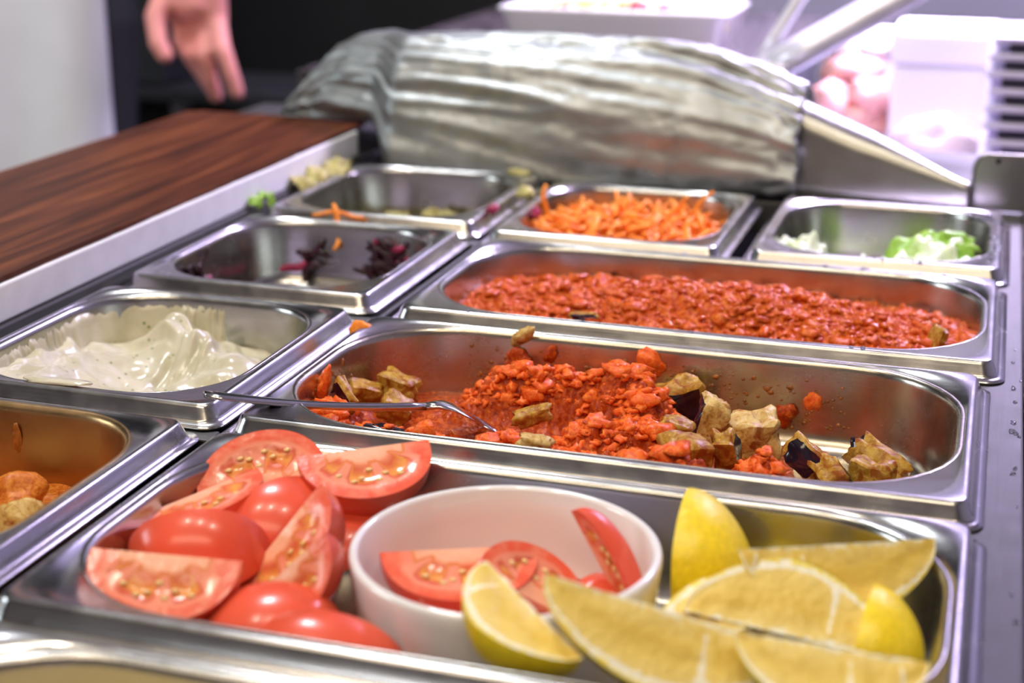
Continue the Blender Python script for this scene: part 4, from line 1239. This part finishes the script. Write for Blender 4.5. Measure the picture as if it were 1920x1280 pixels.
# lower display deck on the right with boxed food
dk = empty('display_counter', (0.45, 1.2, FZ), 'lilac lit display counter at the back right', 'counter')
part_box('deck', dk, 0.100, 0.90, 0.65, 1.60, -0.075, -0.060, 'light_plastic', 0.004)
part_box('support', dk, 0.12, 0.88, 0.67, 1.58, FZ, -0.075, 'darkgrey')
wb = empty('white_box', (0.262, 0.93, -0.060), 'bright white box standing in the lilac display', 'box')
part_box('box_body', wb, 0.205, 0.310, 0.88, 0.98, -0.060, 0.028, 'whiteblock', 0.006)
part_box('lid', wb, 0.202, 0.313, 0.877, 0.983, 0.0285, 0.066, 'whiteblock', 0.008)
bit('paper_bag', (0.262, 0.835, -0.045), (0.085, 0.03, 0.055), 'beige', 'crumpled beige paper in front of the white box', 'paper', 91)
MG = 'pink meat pieces in the display'
for k, (x, y, z, sx, sz) in enumerate([(0.165, 0.95, 0.010, .055, .028), (0.190, 0.93, -0.010, .055, .026), (0.150, 0.97, 0.030, .050, .022), (0.175, 0.93, -0.036, .060, .028), (0.145, 0.93, -0.020, .05, .03), (0.140, 0.92, -0.045, .05, .03), (0.185, 0.98, 0.036, .05, .026)]):
    bit('meat_piece', (x, y, z), (sx * 1.15, 0.045, sz * 1.25), ('reddish_plastic', 'whiteblock')[k % 3 == 2 or k == 6],
        ['pink meat piece at the centre of the display pile', 'pink meat piece touching the white box', 'whitish fat piece high in the display pile', 'pink meat piece low at the bottom right of the pile',
         'pink meat piece at the lower left of the pile', 'whitish piece lowest in the display pile', 'white piece on top of the display pile beside the box'][k], 'meat', 101 + k, (0, 8 * (k % 3), 10 * k), MG)
ST = 'stacked trays at the right edge'
for k in range(9):
    z0 = -0.060 + 0.0155 * k
    x0 = 0.300 + 0.010 * noise.noise(Vector((k * 1.7, 3, 0)))
    r = empty('plastic_tray', (0.40, 0.78, z0), '%s dark tray with pale rim in the stack at the right edge' % ['lowest', 'second lowest', 'third lowest', 'fourth lowest', 'middle', 'fourth highest', 'third highest', 'second highest', 'highest'][k], 'tray', ST)
    part_box('tray_body', r, x0 + 0.014, 0.50, 0.72, 0.84, z0, z0 + 0.0088, 'dark_plastic', 0.002)
    part_box('tray_rim', r, x0, 0.505, 0.715, 0.845, z0 + 0.0090, z0 + 0.0150, 'light_plastic', 0.002)

# ------------------------------------------------------------------ person
PX, PY = -0.955, 1.03
HS = 0.030
ps = empty('person', (PX, PY, FZ), 'person in a white apron standing behind the board, one hand hanging down', 'person')
def capsule(a, b_, ra, rb, n=14):
    a = Vector(a); b_ = Vector(b_); d = (b_ - a)
    L = d.length; t = d.normalized()
    pts = []; rd = []
    for k in range(5):
        an = -math.pi / 2 + math.pi / 2 * k / 4
        pts.append(a + t * (ra * math.sin(an))); rd.append(max(ra * math.cos(an), 1e-4))
    for k in range(1, 6):
        an = math.pi / 2 * k / 5
        pts.append(b_ + t * (rb * math.sin(an))); rd.append(max(rb * math.cos(an), 1e-4))
    up = Vector((0, 0, 1)) if abs(t.z) < 0.9 else Vector((0, 1, 0))
    s = t.cross(up).normalized(); w = s.cross(t)
    rings = [[tuple(p + s * (r * math.cos(2 * math.pi * q / n)) + w * (r * math.sin(2 * math.pi * q / n))) for q in range(n)] for p, r in zip(pts, rd)]
    return loft(rings, True, True)
def ell(c, r, base=ICO3):
    return ((base[0] * np.array(r) + np.array(c)).tolist(), base[1].tolist())
Lp = ps.location
def pw(x, y, z): return (x + HS - PX, y - PY, z - FZ)
parts = []
# torso, neck, head, legs (local z = height above floor)
parts += [ell((0, 0, 1.22), (0.175, 0.115, 0.26)), ell((0, 0, 1.00), (0.17, 0.12, 0.16)), capsule((-0.12, 0, 1.40), (0.12, 0, 1.40), 0.07, 0.07),
          capsule((0, 0, 1.40), (0, -0.01, 1.54), 0.058, 0.055), ell((0, -0.02, 1.64), (0.075, 0.095, 0.115)), ell((0, -0.055, 1.575), (0.05, 0.05, 0.05)),
          ell((0, -0.118, 1.635), (0.013, 0.018, 0.022)), ell((0.077, -0.015, 1.63), (0.010, 0.022, 0.032)), ell((-0.077, -0.015, 1.63), (0.010, 0.022, 0.032)),
          ell((0, -0.108, 1.59), (0.022, 0.010, 0.007))]
for s in (-1, 1):
    parts += [capsule((s * 0.09, 0, 0.92), (s * 0.10, -0.02, 0.50), 0.095, 0.06), capsule((s * 0.10, -0.02, 0.50), (s * 0.10, 0.02, 0.09), 0.06, 0.042), capsule((s * 0.10, 0.03, 0.045), (s * 0.11, -0.15, 0.035), 0.042, 0.034)]
# right arm (away from view) and visible left arm
parts += [capsule((-0.19, 0, 1.40), (-0.27, 0.02, 1.12), 0.055, 0.045), capsule((-0.27, 0.02, 1.12), (-0.26, -0.10, 0.90), 0.043, 0.030), ell((-0.26, -0.125, 0.83), (0.022, 0.04, 0.065))]
for k in range(4):
    parts.append(capsule((-0.26, -0.155 + 0.02 * k, 0.79), (-0.255, -0.160 + 0.02 * k, 0.72), 0.009, 0.008, 8))
parts.append(capsule((-0.25, -0.16, 0.86), (-0.235, -0.18, 0.80), 0.012, 0.009, 8))
EL = pw(-0.690, 1.03, 0.30); WR = pw(-0.668, 0.985, 0.115)
parts += [capsule((0.19, 0, 1.40), EL, 0.055, 0.044), capsule(EL, WR, 0.043, 0.029)]
# palm and fingers of the visible hand
def hw(u_, w_, z): return pw(u_, w_, z)
parts += [capsule(hw(-0.668, 0.985, 0.11), hw(-0.667, 0.985, 0.060), 0.030, 0.036), capsule(hw(-0.690, 0.983, 0.085), hw(-0.690, 0.983, 0.040), 0.018, 0.017), capsule(hw(-0.642, 0.983, 0.085), hw(-0.640, 0.983, 0.036), 0.019, 0.017),
          capsule(hw(-0.668, 0.985, 0.06), hw(-0.667, 0.985, 0.030), 0.030, 0.018)]
fing = [  # base, middle joint, outer joint, tip
    [(-0.636, 0.981, 0.036), (-0.622, 0.965, 0.000), (-0.613, 0.965, -0.026), (-0.608, 0.970, -0.052)],
    [(-0.654, 0.985, 0.030), (-0.648, 0.965, -0.008), (-0.645, 0.972, -0.036), (-0.645, 0.985, -0.060)],
    [(-0.671, 0.986, 0.030), (-0.667, 0.970, -0.008), (-0.662, 0.985, -0.034), (-0.658, 1.000, -0.055)],
    [(-0.688, 0.986, 0.034), (-0.684, 0.975, 0.004), (-0.678, 0.988, -0.018), (-0.672, 1.000, -0.034)]]
for fg, r0 in zip(fing, (0.0125, 0.0125, 0.0120, 0.0110)):
    for a, b_ in zip(fg, fg[1:]):
        parts.append(capsule(hw(*a), hw(*b_), r0, r0 * 0.93, 10)); r0 *= 0.92
for a, b_, r0, r1 in [((-0.690, 0.972, 0.075), (-0.700, 0.945, 0.038), 0.017, 0.013), ((-0.700, 0.945, 0.038), (-0.692, 0.935, 0.008), 0.0125, 0.0120), ((-0.692, 0.935, 0.008), (-0.684, 0.935, -0.006), 0.0120, 0.0105)]:
    parts.append(capsule(hw(*a), hw(*b_), r0, r1, 12))
v, f = join(parts)
body = obj('body', v, f, 'skin', ps)
m_ = body.modifiers.new('fuse', 'REMESH'); m_.mode = 'VOXEL'; m_.voxel_size = 0.0045; m_.use_smooth_shade = True
m_ = body.modifiers.new('soften', 'SMOOTH'); m_.factor = 0.5; m_.iterations = 3
for s in (-1, 1):
    obj('eye', *ell((s * 0.030, -0.106, 1.648), (0.012, 0.008, 0.008), ICO2), 'eye', ps)
vh, fh = ICO3
hv = vh * np.array([0.083, 0.104, 0.120]) + np.array([0, -0.012, 1.650])
hf = [tuple(q) for q in fh.tolist() if not all((hv[i][1] < -0.055 and hv[i][2] < 1.70) or hv[i][2] < 1.60 for i in q)]
obj('hair', hv.tolist(), hf, 'hair', ps)
# shirt and trousers
parts = [ell((0, 0, 1.22), (0.185, 0.125, 0.268)), ell((0, 0, 1.00), (0.18, 0.130, 0.16)), capsule((-0.12, 0, 1.40), (0.12, 0, 1.40), 0.078, 0.078),
         capsule((0.17, 0, 1.40), EL, 0.064, 0.055), capsule(EL, tuple(np.array(EL) * 0.45 + np.array(WR) * 0.55), 0.053, 0.046),
         capsule((-0.17, 0, 1.40), (-0.27, 0.02, 1.12), 0.064, 0.055), capsule((-0.27, 0.02, 1.12), (-0.265, -0.05, 1.0), 0.053, 0.046)]
v, f = join(parts)
o = obj('shirt', v, f, 'shirt', ps)
m_ = o.modifiers.new('fuse', 'REMESH'); m_.mode = 'VOXEL'; m_.voxel_size = 0.010; m_.use_smooth_shade = True
parts = [ell((0, 0, 0.95), (0.185, 0.135, 0.12))]
for s in (-1, 1):
    parts += [capsule((s * 0.09, 0, 0.92), (s * 0.10, -0.02, 0.50), 0.108, 0.075), capsule((s * 0.10, -0.02, 0.50), (s * 0.10, 0.02, 0.10), 0.075, 0.062)]
v, f = join(parts)
o = obj('trousers', v, f, 'shirt', ps)
m_ = o.modifiers.new('fuse', 'REMESH'); m_.mode = 'VOXEL'; m_.voxel_size = 0.010; m_.use_smooth_shade = True
# apron: curved cloth with vertical folds
V = []; NA_, NB_ = 60, 40
for j in range(NB_ + 1):
    z = 1.36 - 0.92 * j / NB_
    wid = 1.05 if z > 1.1 else 1.25
    for i in range(NA_ + 1):
        a = (-wid + 2 * wid * i / NA_)
        fold = 0.008 * math.sin(a * 9 + 0.8 * math.sin(z * 5)) * min(1, max(0, (1.30 - z) * 2))
        rx = 0.205 + 0.02 * max(0, 1.05 - z) + fold; ry = 0.150 + 0.03 * max(0, 1.05 - z) + fold
        V.append((rx * math.sin(a), -ry * math.cos(a), z))
F = [(j * (NA_ + 1) + i, j * (NA_ + 1) + i + 1, (j + 1) * (NA_ + 1) + i + 1, (j + 1) * (NA_ + 1) + i) for j in range(NB_) for i in range(NA_)]
o = obj('apron', V, F, 'apron', ps)
s = o.modifiers.new('cloth', 'SOLIDIFY'); s.thickness = 0.003
